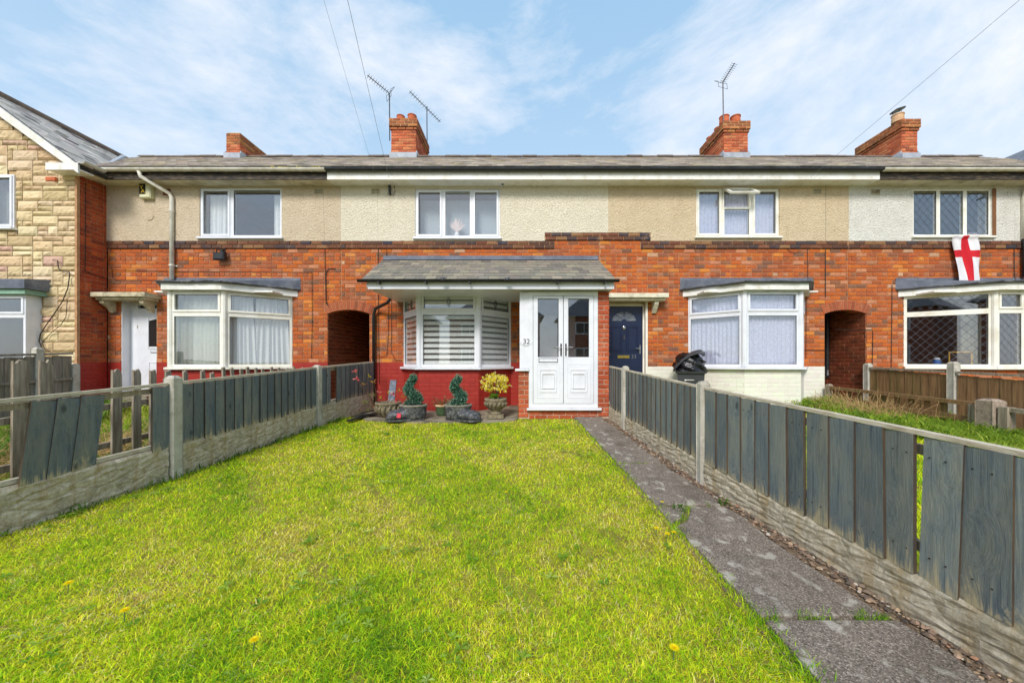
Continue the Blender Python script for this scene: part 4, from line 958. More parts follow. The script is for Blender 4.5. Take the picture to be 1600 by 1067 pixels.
for sgn in (0, 1):
    a, b = (fl + .08, mid - .005) if sgn == 0 else (mid + .005, fr_ - .08); z0, z1 = zb_ + .08, zt_ - .085
    zg0, zg1 = PZ(558, PY), PZ(467, PY)
    m = MB(); wst = .085
    m.bbox(a, b, -.05, .02, z0, zg0, FRP, .005); m.bbox(a, b, -.05, .02, zg1, z1, FRP, .005); m.bbox(a, a + wst, -.05, .02, zg0, zg1, FRP, .005); m.bbox(b - wst, b, -.05, .02, zg0, zg1, FRP, .005)
    d = m.build('porch_door', M['upvc'], hB)
    m = MB(); m.box(a + wst, b - wst, -.024, -.018, zg0, zg1, FRP); m.build('pane', M['glass'], d)
    m = MB(); m.ring(a + wst - .001, b - wst + .001, zg0, zg1, .008, -.017, -.004, FRP, .001); m.build('gasket', M['black_plastic'], d)
    zc0, zc1 = z0 + .1, zg0 - .12
    for (q, dd_) in ((0, .026), (.06, .032), (.1, .038)):
        m = MB(); m.ring(a + .06 + q, b - .06 - q, zc0 + q * 1.8, zc1 - q * 1.8, .016, .016, dd_, FRP, .005); m.build('door_moulding', M['upvc'], d)
    hx = b - .04 if sgn == 0 else a + .04
    m = MB(); m.bbox(hx - .014, hx + .014, .02, .03, PZ(556, PY), PZ(537, PY), FRP); hp = m.build('handle_plate', M['black_plastic'], d)
    s_ = -1 if sgn == 0 else 1
    m = MB(); m.tube([FRP(hx, .03, PZ(543, PY)), FRP(hx, .07, PZ(543, PY)), FRP(hx + s_ * .12, .07, PZ(543, PY))], .009, 8); m.build('handle', M['steel'], d)
    if sgn == 0:
        m = MB(); m.ring(a + .1, b - .1, PZ(566, PY), PZ(559.5, PY), .009, .02, .032, FRP, .002); m.build('letter_plate', M['aerial_metal'], d); m = MB(); m.box(a + .11, b - .11, .02, .026, PZ(565.2, PY), PZ(560.3, PY), FRP); m.build('letter_flap', M['upvc'], d)
m = MB(); m.box(PXl + .1, PXr - .1, 7.95, 7.98, 0, 2.3); m.box(fl - .1, fr_ + .1, PY + .1, 7.98, -.1, -.06); m.build('porch_interior', M['room'], hB)
m = MB(); m.bbox(.35, 1.2, .0, .03, 0, 2.0, Fr((0, 7.94), (1, 7.94)), .005); m.build('inner_door', M['upvc'], hB)
# lean-to roof over bay and porch
GY = 6.42; RX0b, RX1b, RX0t, RX1t = -2.86, 1.70, -3.07, 1.72; RZ0, RZ1 = PZ(437, GY), wz(406)
def rp_(u, v, t=0):
    x = (RX0b + (RX1b - RX0b) * u) * (1 - v) + (RX0t + (RX1t - RX0t) * u) * v
    n = Vector((0, -(RZ1 - RZ0), WY - GY)).normalized()
    return Vector((x, GY + (WY - GY) * v, RZ0 + (RZ1 - RZ0) * v)) + n * t
m = MB(); m.add([rp_(0, 0, -.03), rp_(1, 0, -.03), rp_(1, 1, -.03), rp_(0, 1, -.03), rp_(0, 0), rp_(1, 0), rp_(1, 1), rp_(0, 1)], [(0, 1, 2, 3), (4, 5, 6, 7), (0, 1, 5, 4), (1, 2, 6, 5), (2, 3, 7, 6), (3, 0, 4, 7)])
pr = m.build('porch_roof', M['slate_piece'], hB)
rows = 7; nsl = 24
PALP = [((134, 127, 114), 3), ((122, 117, 108), 3), ((140, 132, 116), 2), ((110, 106, 99), 1.5), ((148, 140, 122), 1)]
for r in range(rows):
    v0 = r / rows * .95 - .01; v1 = v0 + .95 / rows * 1.35
    k = -1 if r % 2 else 0
    for i in range(k, nsl):
        u0 = (i + (.5 if r % 2 else 0)) / nsl; u1 = u0 + 1 / nsl; u0 = max(u0, 0); u1 = min(u1, 1)
        if u1 - u0 < .005: continue
        u0 += .0006; u1 -= .0006; j = random.uniform(0, .004); vv = v0 + random.uniform(-.004, .004)
        vs = [rp_(u0, vv, .014 + j), rp_(u1, vv, .014 + j + random.uniform(-.002, .003)), rp_(u1, v1, .006), rp_(u0, v1, .006), rp_(u0, vv, .001), rp_(u1, vv, .001), rp_(u1, v1, .001), rp_(u0, v1, .001)]
        b = MB(); b.add(vs, [(0, 1, 2, 3), (4, 5, 1, 0), (5, 6, 2, 1), (7, 4, 0, 3), (4, 7, 6, 5), (6, 7, 3, 2)]); o = b.build('slate', M['slate_obj'], pr); o.color = pick(PALP, .12)
m = MB(); n_ = 40
for i in range(n_):
    u0, u1 = i / n_, (i + 1) / n_
    m.add([rp_(u0, .93, .026), rp_(u1, .93, .026), rp_(u1, .998, .026), rp_(u0, .998, .026)], [(0, 1, 2, 3)])
m.box(RX0t, RX1t, .0, .018, RZ1 - .02, RZ1 + .085, FRW); m.build('lead_flashing', M['lead'], pr)
prof = [(math.cos(t) * .05, math.sin(t) * .05) for t in [math.pi + math.pi * i / 8 for i in range(9)]]
m = MB(); yc = GY - .03; zc = RZ0 - .005
pts = [Vector((RX0b - .05, yc + a, zc + b)) for a, b in prof] + [Vector((RX0b - .05, yc + a * .88, zc + b * .88)) for a, b in prof[::-1]]
m.prism(pts, (RX1b - RX0b + .1, 0, 0)); pg = m.build('porch_gutter', M['gutter_black'], pr)
for px in (592, 665, 733, 870, 943):
    x = PX(px, GY); m = MB(); m.box(x, x + .03, yc - .054, yc + .06, zc - .075, zc - .045); m.build('gutter_bracket', M['gutter_black'], pr)
m = MB(); m.box(RX0b + .10, RX1b - .02, GY + .035, GY + .06, RZ0 - .16, RZ0 - .012); m.build('porch_fascia', M['upvc'], hB)
m = MB(); m.box(RX0b + .101, RX1b - .021, GY + .061, WY - .01, RZ0 - .15, RZ0 - .125); m.build('porch_soffit', M['upvc'], hB)
m = MB(); m.prism([Vector((RX0b + .08, GY + .04, RZ0 - .12)), Vector((RX0b + .08, WY, RZ0 - .12)), Vector((RX0b + .03, WY, RZ1 - .06)), Vector((RX0b + .08, GY + .04, RZ0 - .02))], (.02, 0, 0)); m.prism([Vector((RX1b - .045, GY + .07, RZ0 - .12)), Vector((RX1b - .045, WY, RZ0 - .12)), Vector((RX1b - .045, WY, RZ1 - .06)), Vector((RX1b - .045, GY + .07, RZ0 - .02))], (.02, 0, 0)); m.build('porch_roof_cheek', M['upvc'], hB)
for px in (694, 793):
    x = PX(px, GY); m = MB(); m.lathe([(.05, 0), (.052, .02), (.04, .045), (.01, .055)], (x, GY - .09, RZ0 - .035), 12); m.build('eaves_lamp', M['aerial_metal'], pr, smooth=True)

# ------------------------------------------------------------------ pipes, cables, vents, lamps on the fronts
def pipe(h, pts, r, mat, name='downpipe'):
    m = MB(); m.tube(pts, r, 10); o = m.build(name, M[mat], h, smooth=True); return o
dpx = wx(272.5)
dp = pipe(hA, [(wx(246), 7.62, 5.03), (wx(247), 7.63, 4.93), (wx(270), 7.92, 4.70), (dpx, 7.94, 4.62), (dpx, 7.94, 2.80)], .042, 'gutter_white')
for zz in (3.1, 4.3):
    m = MB(); m.lathe([(.052, 0), (.052, .03)], (dpx, 7.94, zz), 12); m.box(dpx - .08, dpx + .08, 7.985, 8.0, zz, zz + .03); m.build('pipe_clip', M['gutter_white'], dp)
xp = wx(586)
pipe(hB, [(PX(611, 7.6), 7.5, RZ0 - .18), (PX(606, 7.7), 7.7, RZ0 - .2), (xp + .05, 7.9, RZ0 - .3), (xp, 7.93, RZ0 - .42), (xp, 7.93, .02)], .036, 'gutter_black')
pipe(hD, [(wx(1594), 7.64, 5.0), (wx(1594.5), 7.9, 4.75), (wx(1595), 7.94, 4.6), (wx(1595), 7.94, wz(375))], .05, 'gutter_white')
pipe(hD, [(wx(1595), 7.93, wz(375)), (wx(1595), 7.93, 2.86)], .046, 'gutter_black')
def cable(h, pix, r=.006, Y=7.985, name='cable'):
    m = MB(); m.tube([Vector((wx(a) , Y, wz(b))) for a, b in pix], r, 5); return m.build(name, M['cable_black'], h)
cable(hA, [(506, 300), (507, 340), (508, 380), (508.5, 420), (509, 440), (510, 475)])
cable(hA, [(525, 420), (515, 420), (511, 424), (509.5, 432), (510, 470), (513, 478)], .009, 7.98)
cable(hA, [(440, 425.5), (380, 425), (300, 424.5), (176, 422)], .004); cable(hA, [(440, 425.5), (488, 426.5), (488.5, 500), (487, 560)], .005); cable(hA, [(176, 420), (177, 434), (182, 438), (250, 438.5)], .005)
cable(hB, [(590.5, 297), (590.8, 340), (591.2, 380), (591.5, 415)]); cable(hB, [(602.5, 297), (603, 340), (604, 378), (605, 404)], .005); cable(hB, [(591.5, 460), (592, 520), (593, 600)], .006)
cable(hB, [(608, 470), (607, 520), (605, 556), (594, 558)], .005); cable(hB, [(612, 465), (612, 550), (618, 563), (630, 563)], .005)
m = MB(); m.bbox(wx(608.5), wx(611.5), .02, .07, wz(306), wz(291), FRW); m.build('cable_bracket', M['black_plastic'], hB)
cable(hB, [(611, 304), (616, 306), (618.5, 300), (617, 292)], .006, 7.95)
cable(hC, [(1230, 298), (1236, 303), (1258, 302), (1260.5, 310), (1261, 380), (1261.5, 440)], .005); cable(hC, [(1289, 292), (1289, 380), (1289, 465)], .007); cable(hC, [(1259, 455), (1258.5, 560)], .006); cable(hC, [(1256, 547), (1290, 547)], .006)
cable(hD, [(1393, 445), (1392.5, 500), (1391.5, 575)], .006); cable(hD, [(1306, 515), (1330, 516), (1361, 515), (1363, 520), (1362, 572)], .006); cable(hD, [(1584, 330), (1583.5, 420), (1585, 440)], .006)
cable(hC, [(1227, 384), (1231, 392), (1240, 396), (1252, 392)], .004)
def airbrick(h, px, py, mat='canopy_conc'):
    m = MB(); m.bbox(wx(px), wx(px + 13), .018, .03, wz(py + 8), wz(py), FRW, .003); a = m.build('air_brick', M[mat], h); n = MB()
    for i in range(6):
        for j in range(3): n.box(wx(px + 1 + i * 1.95), wx(px + 2.2 + i * 1.95), .0285, .0305, wz(py + 2.2 + j * 2.2), wz(py + 1 + j * 2.2), FRW)
    n.build('vent_holes', M['dark_void'], a)
airbrick(hA, 492, 296); airbrick(hB, 581, 296); airbrick(hC, 1269, 296); airbrick(hD, 1360, 297)
m = MB(); m.bbox(wx(256), wx(268), .018, .026, wz(306), wz(296), FRW, .003); m.build('air_brick', M['brick_obj'], hA).color = lin(130, 72, 56)
m = MB(); m.lathe([(.09, 0), (.09, .012), (.05, .018)], (0, 0, 0), 20); m.v = [tuple(FRW(wx(235) + v[0], .02 + v[2], wz(339) + v[1])) for v in m.v]; m.build('vent_cap', M['render_tan'], hA)
t = thing('alarm_box', 'pale alarm box with black and yellow sign under the eaves by the white downpipe', 'alarm', FRW(wx(234.5), .02, wz(314)))
m = MB(); m.bbox(wx(225.5), wx(243), .021, .12, wz(313), wz(290), FRW, .02); m.build('case', M['alarm_case'], t)
m = MB(); m.bbox(wx(226.6), wx(236), .1205, .124, wz(307.5), wz(290.5), FRW, .001); sg = m.build('sign', M['dark_void'], t)
for i, s in enumerate(('Y', 'A')): text_mesh('letter', s, .125, M['yellow_ink'], sg, FRW(wx(230.2 + i * 2.2), .126, wz(297.5 + i * 5.5)), (R(90), 0, 0), .001)
t = thing('floodlight', 'black floodlight with sensor on the brick above the left bay window', 'floodlight', FRW(wx(350), .0, wz(407)))
m = MB(); m.bbox(wx(341), wx(358), .06, .16, wz(408.5), wz(397), FRW, .02); m.build('lamp_head', M['black_plastic'], t); m = MB(); m.bbox(wx(347), wx(352), .001, .07, wz(402), wz(391), FRW, .01); m.build('bracket', M['black_plastic'], t)
m = MB(); m.tube([FRW(wx(343), .08, wz(398)), FRW(wx(344), .09, wz(392)), FRW(wx(349), .06, wz(393))], .015, 6); m.tube([FRW(wx(355), .08, wz(398)), FRW(wx(357), .09, wz(391.5)), FRW(wx(351), .06, wz(393))], .015, 6); m.build('yoke', M['black_plastic'], t)
t = thing('security_camera', 'small white dome camera under the eaves right of the three-light window', 'camera', FRW(wx(785), .02, wz(294)))
m = MB(); m.tube([FRW(wx(783), .02, wz(291)), FRW(wx(785.5), .1, wz(291))], .04, 10); m.build('body', M['upvc'], t, smooth=True); m = MB(); m.tube([FRW(wx(785.5), .1, wz(291)), FRW(wx(786), .125, wz(291.5))], .028, 10); m.build('lens', M['black_plastic'], t)

# flag out of the window
ym = []
fg = MB(); nu, nv = 20, 34
for j in range(nv + 1):
    for i in range(nu + 1):
        s, q = i / nu, j / nv
        pxl = 1480 + 10 * q - 2 * q * q; pxr = 1518 + 9 * q; px = pxl + (pxr - pxl) * s; py = 371.5 + 74 * q - 3 * s * (1 - q) * 0
        d = .08 + .03 * math.sin(s * 8 + q * 3) * min(1, q * 4) + .022 * math.sin(s * 15 - q * 5) + (.05 if q < .05 else 0) * (1 - q * 20) + .02 * q
        fg.v.append(tuple(FRW(wx(px), d, wz(py))))
for j in range(nv):
    for i in range(nu):
        s, q = (i + .5) / nu, (j + .5) / nv; red = (.42 < s < .63) or (.30 < q < .43)
        if q > .43 and red and (s > .42 + .0 and q > .95): red = False
        a = j * (nu + 1) + i; fg.f.append((a, a + 1, a + nu + 2, a + nu + 1)); fg.c.append(lin(214, 40, 52) if red else lin(236, 234, 236))
fo = fg.build('flag', M['print'], None, smooth=True, fixn=False); tag(fo, 'white flag with a red cross hanging from the leaded upper window', 'flag')
sm = fo.modifiers.new('thick', 'SOLIDIFY'); sm.thickness = .003

# ------------------------------------------------------------------ stone-clad gable house at the left
GY0 = 7.47; XS = XA0; hS = thing('gabled_house', 'yellow stone-clad gabled house with white bargeboard at the left end', 'house', (-11.2, GY0, 0))
FS = Fr((0, GY0), (1, GY0)); GX, GZr, GEx, GEz = -11.2, 6.62, -9.0, 5.0
def verge_z(x): return GEz + (GEx - x) * (GZr - GEz) / (GEx - GX) if x > GX else GZr - (GX - x) * (GZr - GEz) / (GEx - GX)
winS = (PX(-70, GY0), PX(25, GY0), PZ(360, GY0), PZ(274, GY0)); bayS = (PX(-150, GY0), PX(46, GY0), -.2, 2.4)
m = MB(); xs_ = [-13.4, winS[0], winS[1], XS - .004]
mw = holed(FS, -13.4, XS - .004, Z0, 4.95, [winS, bayS], -.02)
mw.add([FS(-13.4, -.02, 4.95), FS(XS - .004, -.02, 4.95), FS(XS - .004, -.02, verge_z(XS) - .04), FS(GX, -.02, GZr - .06), FS(-13.4, -.02, 4.99)], [(0, 1, 2, 3, 4)])
wS = mw.build('wall', M['mortar_stone'], hS, fixn=False)
PALS = [((220, 197, 156), 4), ((212, 187, 146), 3), ((226, 205, 168), 3), ((204, 178, 138), 2), ((212, 176, 154), .4)]
cell = .105
gx0, gx1 = -12.7, XS; NX = int((gx1 - gx0) / cell); NZ = int((6.4 - Z0) / cell); occ = np.zeros((NX + 6, NZ + 3), bool); stones = []
for j in range(NZ):
    i = 0
    while i < NX:
        if occ[i, j]: i += 1; continue
        run = 1
        while i + run < NX and not occ[i + run, j] and run < 6: run += 1
        wv = min(run, random.choice([2, 3, 4, 4, 5, 5])); hv = random.choice([1, 1, 2, 2]) if wv > 2 else random.choice([1, 1, 2])
        if hv == 3 and wv > 3: hv = 2
        occ[i:i + wv, j:j + hv] = True; stones.append((i, j, wv, hv)); i += wv
ns = 0
for (i, j, wv, hv) in stones:
    u0, u1 = gx1 - (i + wv) * cell, gx1 - i * cell; z0, z1 = Z0 + j * cell, Z0 + (j + hv) * cell
    uc, zc = (u0 + u1) / 2, (z0 + z1) / 2
    if min(verge_z(u1), verge_z(u0)) < z1 - .02: 
        z1 = min(z1, min(verge_z(u1), verge_z(u0)) - .03)
        if z1 - z0 < .05: continue
    skip = False
    for (a, b, c, e) in (winS, bayS):
        if u1 > a + .02 and u0 < b - .02 and z1 > c + .02 and z0 < e - .02:
            if u1 > b + .03: u0 = b + .004
            elif z0 < c - .04: z1 = c - .004
            elif z1 > e + .04: z0 = e + .004
            else: skip = True
    if skip or u1 - u0 < .03 or z1 - z0 < .03: continue
    g_ = .006; nu, nv = max(3, wv * 2), max(3, hv * 2 + 1); b = MB(); H = {}
    tx, tz = random.uniform(-.02, .02), random.uniform(-.02, .02)
    for q in range(nv + 1):
        for p in range(nu + 1):
            s, r = p / nu, q / nv; ed = min(s, 1 - s) * (u1 - u0); ez = min(r, 1 - r) * (z1 - z0); e_ = min(ed, ez)
            d = 0.0 if e_ < 1e-6 else .016 + .010 * min(1, e_ / .05) + random.uniform(-.007, .009) + tx * (s - .5) + tz * (r - .5)
            b.v.append(tuple(FS(u0 + g_ + (u1 - u0 - 2 * g_) * s, d, z0 + g_ + (z1 - z0 - 2 * g_) * r)))
    nn = len(b.v)
    for q in range(nv):
        for p in range(nu): a = q * (nu + 1) + p; b.f.append((a, a + 1, a + nu + 2, a + nu + 1)); b.c.append(None)
    col = pick(PALS, .1); b.c = [col] * len(b.f)
    if ns < 290: o = b.build('stone', M['stone_att'], wS); ns += 1
    else: o = b.build('stone', M['stone_att'], wS, kind='stuff')
# brick return wall
FSR = Fr((XS, GY0), (XS, WY)); m = MB(); m.quad(FSR(0, -.012, Z0), FSR(FSR.len, -.012, Z0), FSR(FSR.len, -.012, 4.95), FSR(0, -.012, 4.95)); rw = m.build('side_wall', M['mortar'], hS, fixn=False)
lay(rw, hS, FSR, .035, FSR.len, Z0, Z0 + 58 * CH, [], [((182, 84, 48), 3), ((168, 76, 46), 2), ((196, 96, 52), 2), ((150, 72, 52), 1)], 1.0, PAL_RED, quota=140)
m = MB(); m.box(XS - .05, XS + .0, GY0 - .02, GY0 + .03, Z0, 4.9); m.build('corner_trim', M['mortar'], hS)
m = MB()
cable_pts = [FSR(.12, .012, wz(300)), FSR(.12, .012, 3.5), FSR(.11, .012, 2.9), FSR(.3, .012, 2.85), FSR(.52, .012, 2.83)]
m.tube(cable_pts, .006, 5); m.build('cable', M['cable_black'], hS)
m = MB(); m.tube([P(a, b, 7.41) for a, b in ((82, 407), (90, 407), (91, 418), (95, 424), (108, 425), (109, 428), (106, 450), (98, 470), (85, 490), (72, 508), (63, 522), (61, 533), (65, 543), (77, 549))], .009, 5); m.build('cable', M['cable_black'], hS)
m = MB(); m.tube([P(a, b, 7.41) for a, b in ((105, 470), (103, 495), (95, 508), (80, 520), (66, 535), (70, 545))], .006, 5); m.build('cable', M['cable_black'], hS)
# its windows
w, p = window(hS, FS, winS[0], winS[1], winS[2] + .04, winS[3], [(0, .5, 0, 1, True), (.5, 1, 0, 1, True)], M['upvc'], dd=.03)
room(hS, winS[0] - .2, winS[1] + .2, 7.75, 10, 3, 5); curtain(w, FS, winS[0] + .1, winS[1] - .1, winS[2] + .1, winS[3] - .05, -.2, M['sheer'], 10)
FSb = Fr((0, GY0 - .25), (1, GY0 - .25)); bx0, bx1 = PX(-140, 7.22), PX(40, 7.22)
w, p = window(hS, FSb, bx0, bx1, .95, 2.33, [(0, .33, 0, .7, False), (0, .33, .7, 1, True), (.33, .66, 0, .7, False), (.33, .66, .7, 1, True), (.66, 1, 0, .7, False), (.66, 1, .7, 1, True)], M['upvc'], name='bay_window')
m = MB(); m.box(bx1 - .06, bx1, -.249, -.071, .92, 2.33, FSb); m.build('bay_return', M['upvc'], w)
m = MB(); m.box(bx0, bx1, -.249, -.03, Z0, .9, FSb); m.build('bay_wall', M['mortar_pale'], hS)
m = MB(); m.box(bx0 - .1, bx1 + .12, -.24, .1, 2.335, 2.43, FSb); m.build('bay_fascia', M['lead_green'], hS)
m = MB(); m.prism([FSb(bx0 - .15, .15, 2.435), FSb(bx0 - .15, -.24, 2.435), FSb(bx0 - .15, -.24, 2.68), FSb(bx0 - .15, .15, 2.62)], (bx1 - bx0 + .33, 0, 0)); m.build('bay_roof', M['lead'], hS)
room(hS, bx0, bx1, 7.5, 10, 0, 2.6)
# gable roof, bargeboard, eaves
vy = GY0 - .27
def gp_(x, y, t=0): return Vector((x, y, verge_z(x) + .05 + t))
sl_r = (GZr - GEz) / (GEx - GX); gn = Vector((sl_r, 0, 1)).normalized(); gd = Vector((-1, 0, sl_r)).normalized(); gl = math.hypot(GEx - GX, GZr - GEz)
E0 = Vector((GEx + .12, 0, GEz + .06 - .12 * sl_r)); gl2 = gl + .12 * math.hypot(1, sl_r)
def gq(v, y, t): return E0 + gd * v + Vector((0, y, 0)) + gn * t
m = MB(); ye = 11.3
m.add([gq(0, vy, -.03), gq(gl2, vy, -.03), gq(gl2, ye, -.03), gq(0, ye, -.03), gq(0, vy, 0), gq(gl2, vy, 0), gq(gl2, ye, 0), gq(0, ye, 0)], [(0, 1, 2, 3), (4, 5, 6, 7), (0, 1, 5, 4), (1, 2, 6, 5), (2, 3, 7, 6), (3, 0, 4, 7)])
Lf = lambda p: Vector((2 * GX - p.x, p.y, p.z))
m.add([Lf(gq(0, vy, -.03)), Lf(gq(gl2, vy, -.03)), Lf(gq(gl2, ye, -.03)), Lf(gq(0, ye, -.03)), Lf(gq(0, vy, 0)), Lf(gq(gl2, vy, 0)), Lf(gq(gl2, ye, 0)), Lf(gq(0, ye, 0))], [(0, 1, 2, 3), (4, 5, 6, 7), (0, 1, 5, 4), (2, 3, 7, 6), (3, 0, 4, 7)])
gr = m.build('roof', M['slate_piece'], hS)
m = MB(); rows = 19; rl = gl2 / rows; PALG = [((200, 196, 190), 3), ((188, 184, 178), 3), ((208, 202, 194), 2), ((160, 156, 152), 1.2), ((104, 100, 98), .8)]
mA, mainsl = EZ, (RZ - EZ) / (RY - EY)
for r in range(rows):
    y = vy - .01 - (r % 2) * .12
    while y < ye:
        a, b = max(y, vy - .01), y + .24; v0 = r * rl - .015 + random.uniform(-.006, .006); v1 = v0 + rl * 1.45
        mid_ = gq(v0, (a + b) / 2, 0)
        main_z = EZ + (mid_.y - EY) * mainsl
        if mid_.y > 8.3 and main_z > mid_.z + .12: break
        j = random.choice([0, 0, .002, .005, .012]); k = random.uniform(-.004, .004)
        m.add([gq(v0, a + .003, .016 + j), gq(v0, b - .003, .016 + j + k), gq(v1, b - .003, .004), gq(v1, a + .003, .004), gq(v0, a + .003, 0), gq(v0, b - .003, 0)], [(0, 1, 2, 3), (4, 5, 1, 0), (4, 0, 3), (5, 2, 1)], pick(PALG, .15)); y += .24
m.build('slate_courses', M['slates_att'], gr, kind='stuff', fixn=False)
m = MB(); m.tube([Vector((GX, vy - .02, GZr + .10)), Vector((GX, 10.6, GZr + .10))], .075, 8); m.build('ridge_capping', M['ridge_tile'], gr)
m = MB(); m.tube([gq(.05, EY - .02, .03), gq(gl2, EY + (GZr - EZ) / mainsl + .1, .05)], .06, 6); m.build('valley_flashing', M['flashing'], gr)
m = MB()
for sg in (0, 1):
    pts = [gq(0, vy, -.035), gq(gl2, vy, -.035), gq(gl2, vy, -.035) + Vector((0, 0, -.2)), gq(0, vy, -.035) + Vector((0, 0, -.17))]
    if sg: pts = [Lf(p) for p in pts]
    m.prism(pts, (0, .03, 0))
bb = m.build('bargeboard', M['paint_white'], hS)
m = MB(); m.box(XS - .32, GEx + .1, vy - .002, vy + .03, GEz - .16, GEz - .02); m.box(XS - .32, GEx + .1, vy + .031, GY0, GEz - .155, GEz - .13); m.build('eaves_box', M['paint_white'], hS)
m = MB(); m.box(XS + .002, GEx + .09, GY0 - .2, 7.69, GEz - .12, GEz - .1); m.build('side_soffit', M['soffit_old'], hS)
m = MB(); m.box(GEx + .09, GEx + .11, vy + .03, 7.66, GEz - .12, GEz - .0); m.build('side_fascia', M['fascia_black'], hS)
prof = [(math.cos(t) * .055, math.sin(t) * .055) for t in [math.pi + math.pi * i / 8 for i in range(9)]]
m = MB(); xc = GEx + .175; pts = [Vector((xc + a, vy, GEz + .02 + b)) for a, b in prof] + [Vector((xc + a * .9, vy, GEz + .02 + b * .9)) for a, b in prof[::-1]]
m.prism(pts, (0, 7.6 - vy, .02)); m.build('side_gutter', M['gutter_white'], hS)
m = MB(); m.bbox(PX(75, GY0), PX(90, GY0), .01, .045, PZ(284, GY0), PZ(278, GY0), FS, .004); m.build('air_brick', M['clay_pot'], hS)
m = MB(); m.box(-13.4, -13.3, GY0, 13, Z0, 4.9); m.box(-13.3, XS, 12.9, 13, Z0, 4.9); m.build('back_wall', M['mortar'], hS)

# the matching gable just beyond the right edge
hE = thing('gabled_house', 'slate roofed gable house end showing only its roof corner at the right edge', 'house', (13.6, GY0, 0))
ox = 2.2
m = MB(); Rf = lambda p: Vector((-p.x + ox + .15, p.y, p.z))
m.add([Rf(p) for p in (gq(0, vy, -.03), gq(gl2, vy, -.03), gq(gl2, ye, -.03), gq(0, ye, -.03), gq(0, vy, 0), gq(gl2, vy, 0), gq(gl2, ye, 0), gq(0, ye, 0))], [(0, 1, 2, 3), (4, 5, 6, 7), (0, 1, 5, 4), (1, 2, 6, 5), (2, 3, 7, 6), (3, 0, 4, 7)])
m.build('roof', M['slate_piece'], hE)
m = MB(); m.box(-XS + ox + .0, 15.6, GY0, 12.5, Z0, 4.85); m.build('wall', M['mortar'], hE)

# ------------------------------------------------------------------ fences
UBD = {}
def board_mesh(mat, key, mirror=False):
    """unit feather-edge board: x width 1, y thickness, z height 1"""
    n = 5; vs = []; 
    for k in range(n + 1):
        z = k / n
        for (x, y) in (((0, -.3), (1, -1), (1, 0), (0, 0)) if mirror else ((0, -1), (1, -.3), (1, 0), (0, 0))): vs.append((x, y, z))
    fs = [(0, 1, 2, 3), tuple(4 * n + i for i in (3, 2, 1, 0))]
    for k in range(n):
        for i in range(4):
            j = (i + 1) % 4; fs.append((4 * k + i, 4 * k + j, 4 * k + 4 + j, 4 * k + 4 + i))
    me = bpy.data.meshes.new('board'); me.from_pydata(vs, [], fs); bm = bmesh.new(); bm.from_mesh(me); bmesh.ops.recalc_face_normals(bm, faces=bm.faces); bm.to_mesh(me); bm.free(); me.materials.append(M[mat])
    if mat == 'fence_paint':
        me.materials.append(M['board_edge_shade'])
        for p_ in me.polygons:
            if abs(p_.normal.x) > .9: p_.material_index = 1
    return me
simple('board_edge_shade', lin(62, 54, 48), lin(92, 76, 56), 9, 0.85, 0.3, 40, stretch=(1, 1, .3))  # brown edge wood, darkened to paint in the shadow lines between boards
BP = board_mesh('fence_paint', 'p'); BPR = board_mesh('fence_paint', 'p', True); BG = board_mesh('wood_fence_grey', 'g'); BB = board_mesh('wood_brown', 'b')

def post(parent, x, y, zt, mat='post_conc', w=.1, cap=True, z0=None):
    z0 = gz(y) - .1 if z0 is None else z0; m = MB(); a = w / 2; b = .008
    prof = [(a, z0), (a, zt - .03), (a * .55, zt)]
    vs = []; 
    for (r, z) in prof:
        for (sx, sy) in ((-1, -1), (1, -1), (1, 1), (-1, 1)):
            vs += [Vector((x + sx * (r - (b if sy * sx > 0 else 0)), y + sy * (r - (b if sy * sx < 0 else 0)), z)), Vector((x + sx * (r - (b if sy * sx < 0 else 0)), y + sy * (r - (b if sy * sx > 0 else 0)), z))]
    n = 8; fs = [(i * n + k, i * n + (k + 1) % n, (i + 1) * n + (k + 1) % n, (i + 1) * n + k) for i in range(2) for k in range(n)] + [tuple(range(7, -1, -1)), tuple(range(16, 24))]
    m.add(vs, fs); return m.build('fence_post', M[mat], parent)
def gboard(parent, p0, p1, h0, h1, th=.045, mat='gravelboard', off=0.0):
    """concrete gravel board following the slope from p0 to p1, rock-faced towards the garden"""
    d = Vector((p1[0] - p0[0], p1[1] - p0[1], 0)); n_ = Vector((d.y, -d.x, 0)).normalized(); m = MB(); nu, nv = 30, 8
    for q in range(nv + 1):
        for i in range(nu + 1):
            s, r = i / nu, q / nv; y = p0[1] + d.y * s; e = min(r, 1 - r) * 2
            dd = th / 2 + (.004 + .014 * (RS.rand() - .3) if 0 < q < nv else -.004) - (.008 if q == nv // 2 and off else 0)
            for_side = 1
            m.v.append(tuple(Vector((p0[0] + d.x * s, y, gz(y) - .06 + h0 + (h1 - h0 + .06) * r)) + n_ * dd * SIDE))
    for q in range(nv):
        for i in range(nu): a = q * (nu + 1) + i; m.f.append((a, a + 1, a + nu + 2, a + nu + 1)); m.c.append(None)
    N = len(m.v)
    for q in (0, 1):
        for i in range(nu + 1):
            s = i / nu; y = p0[1] + d.y * s; m.v.append(tuple(Vector((p0[0] + d.x * s, y, gz(y) - .06 + h0 + (h1 - h0 + .06) * q)) - n_ * th / 2 * SIDE))
    for i in range(nu):
        m.f += [(N + i, N + i + 1, N + nu + 2 + i, N + nu + 1 + i), (nv * (nu + 1) + i, nv * (nu + 1) + i + 1, N + nu + 2 + i, N + nu + 1 + i)]; m.c += [None, None]
    return m.build('gravel_board', M[mat], parent)
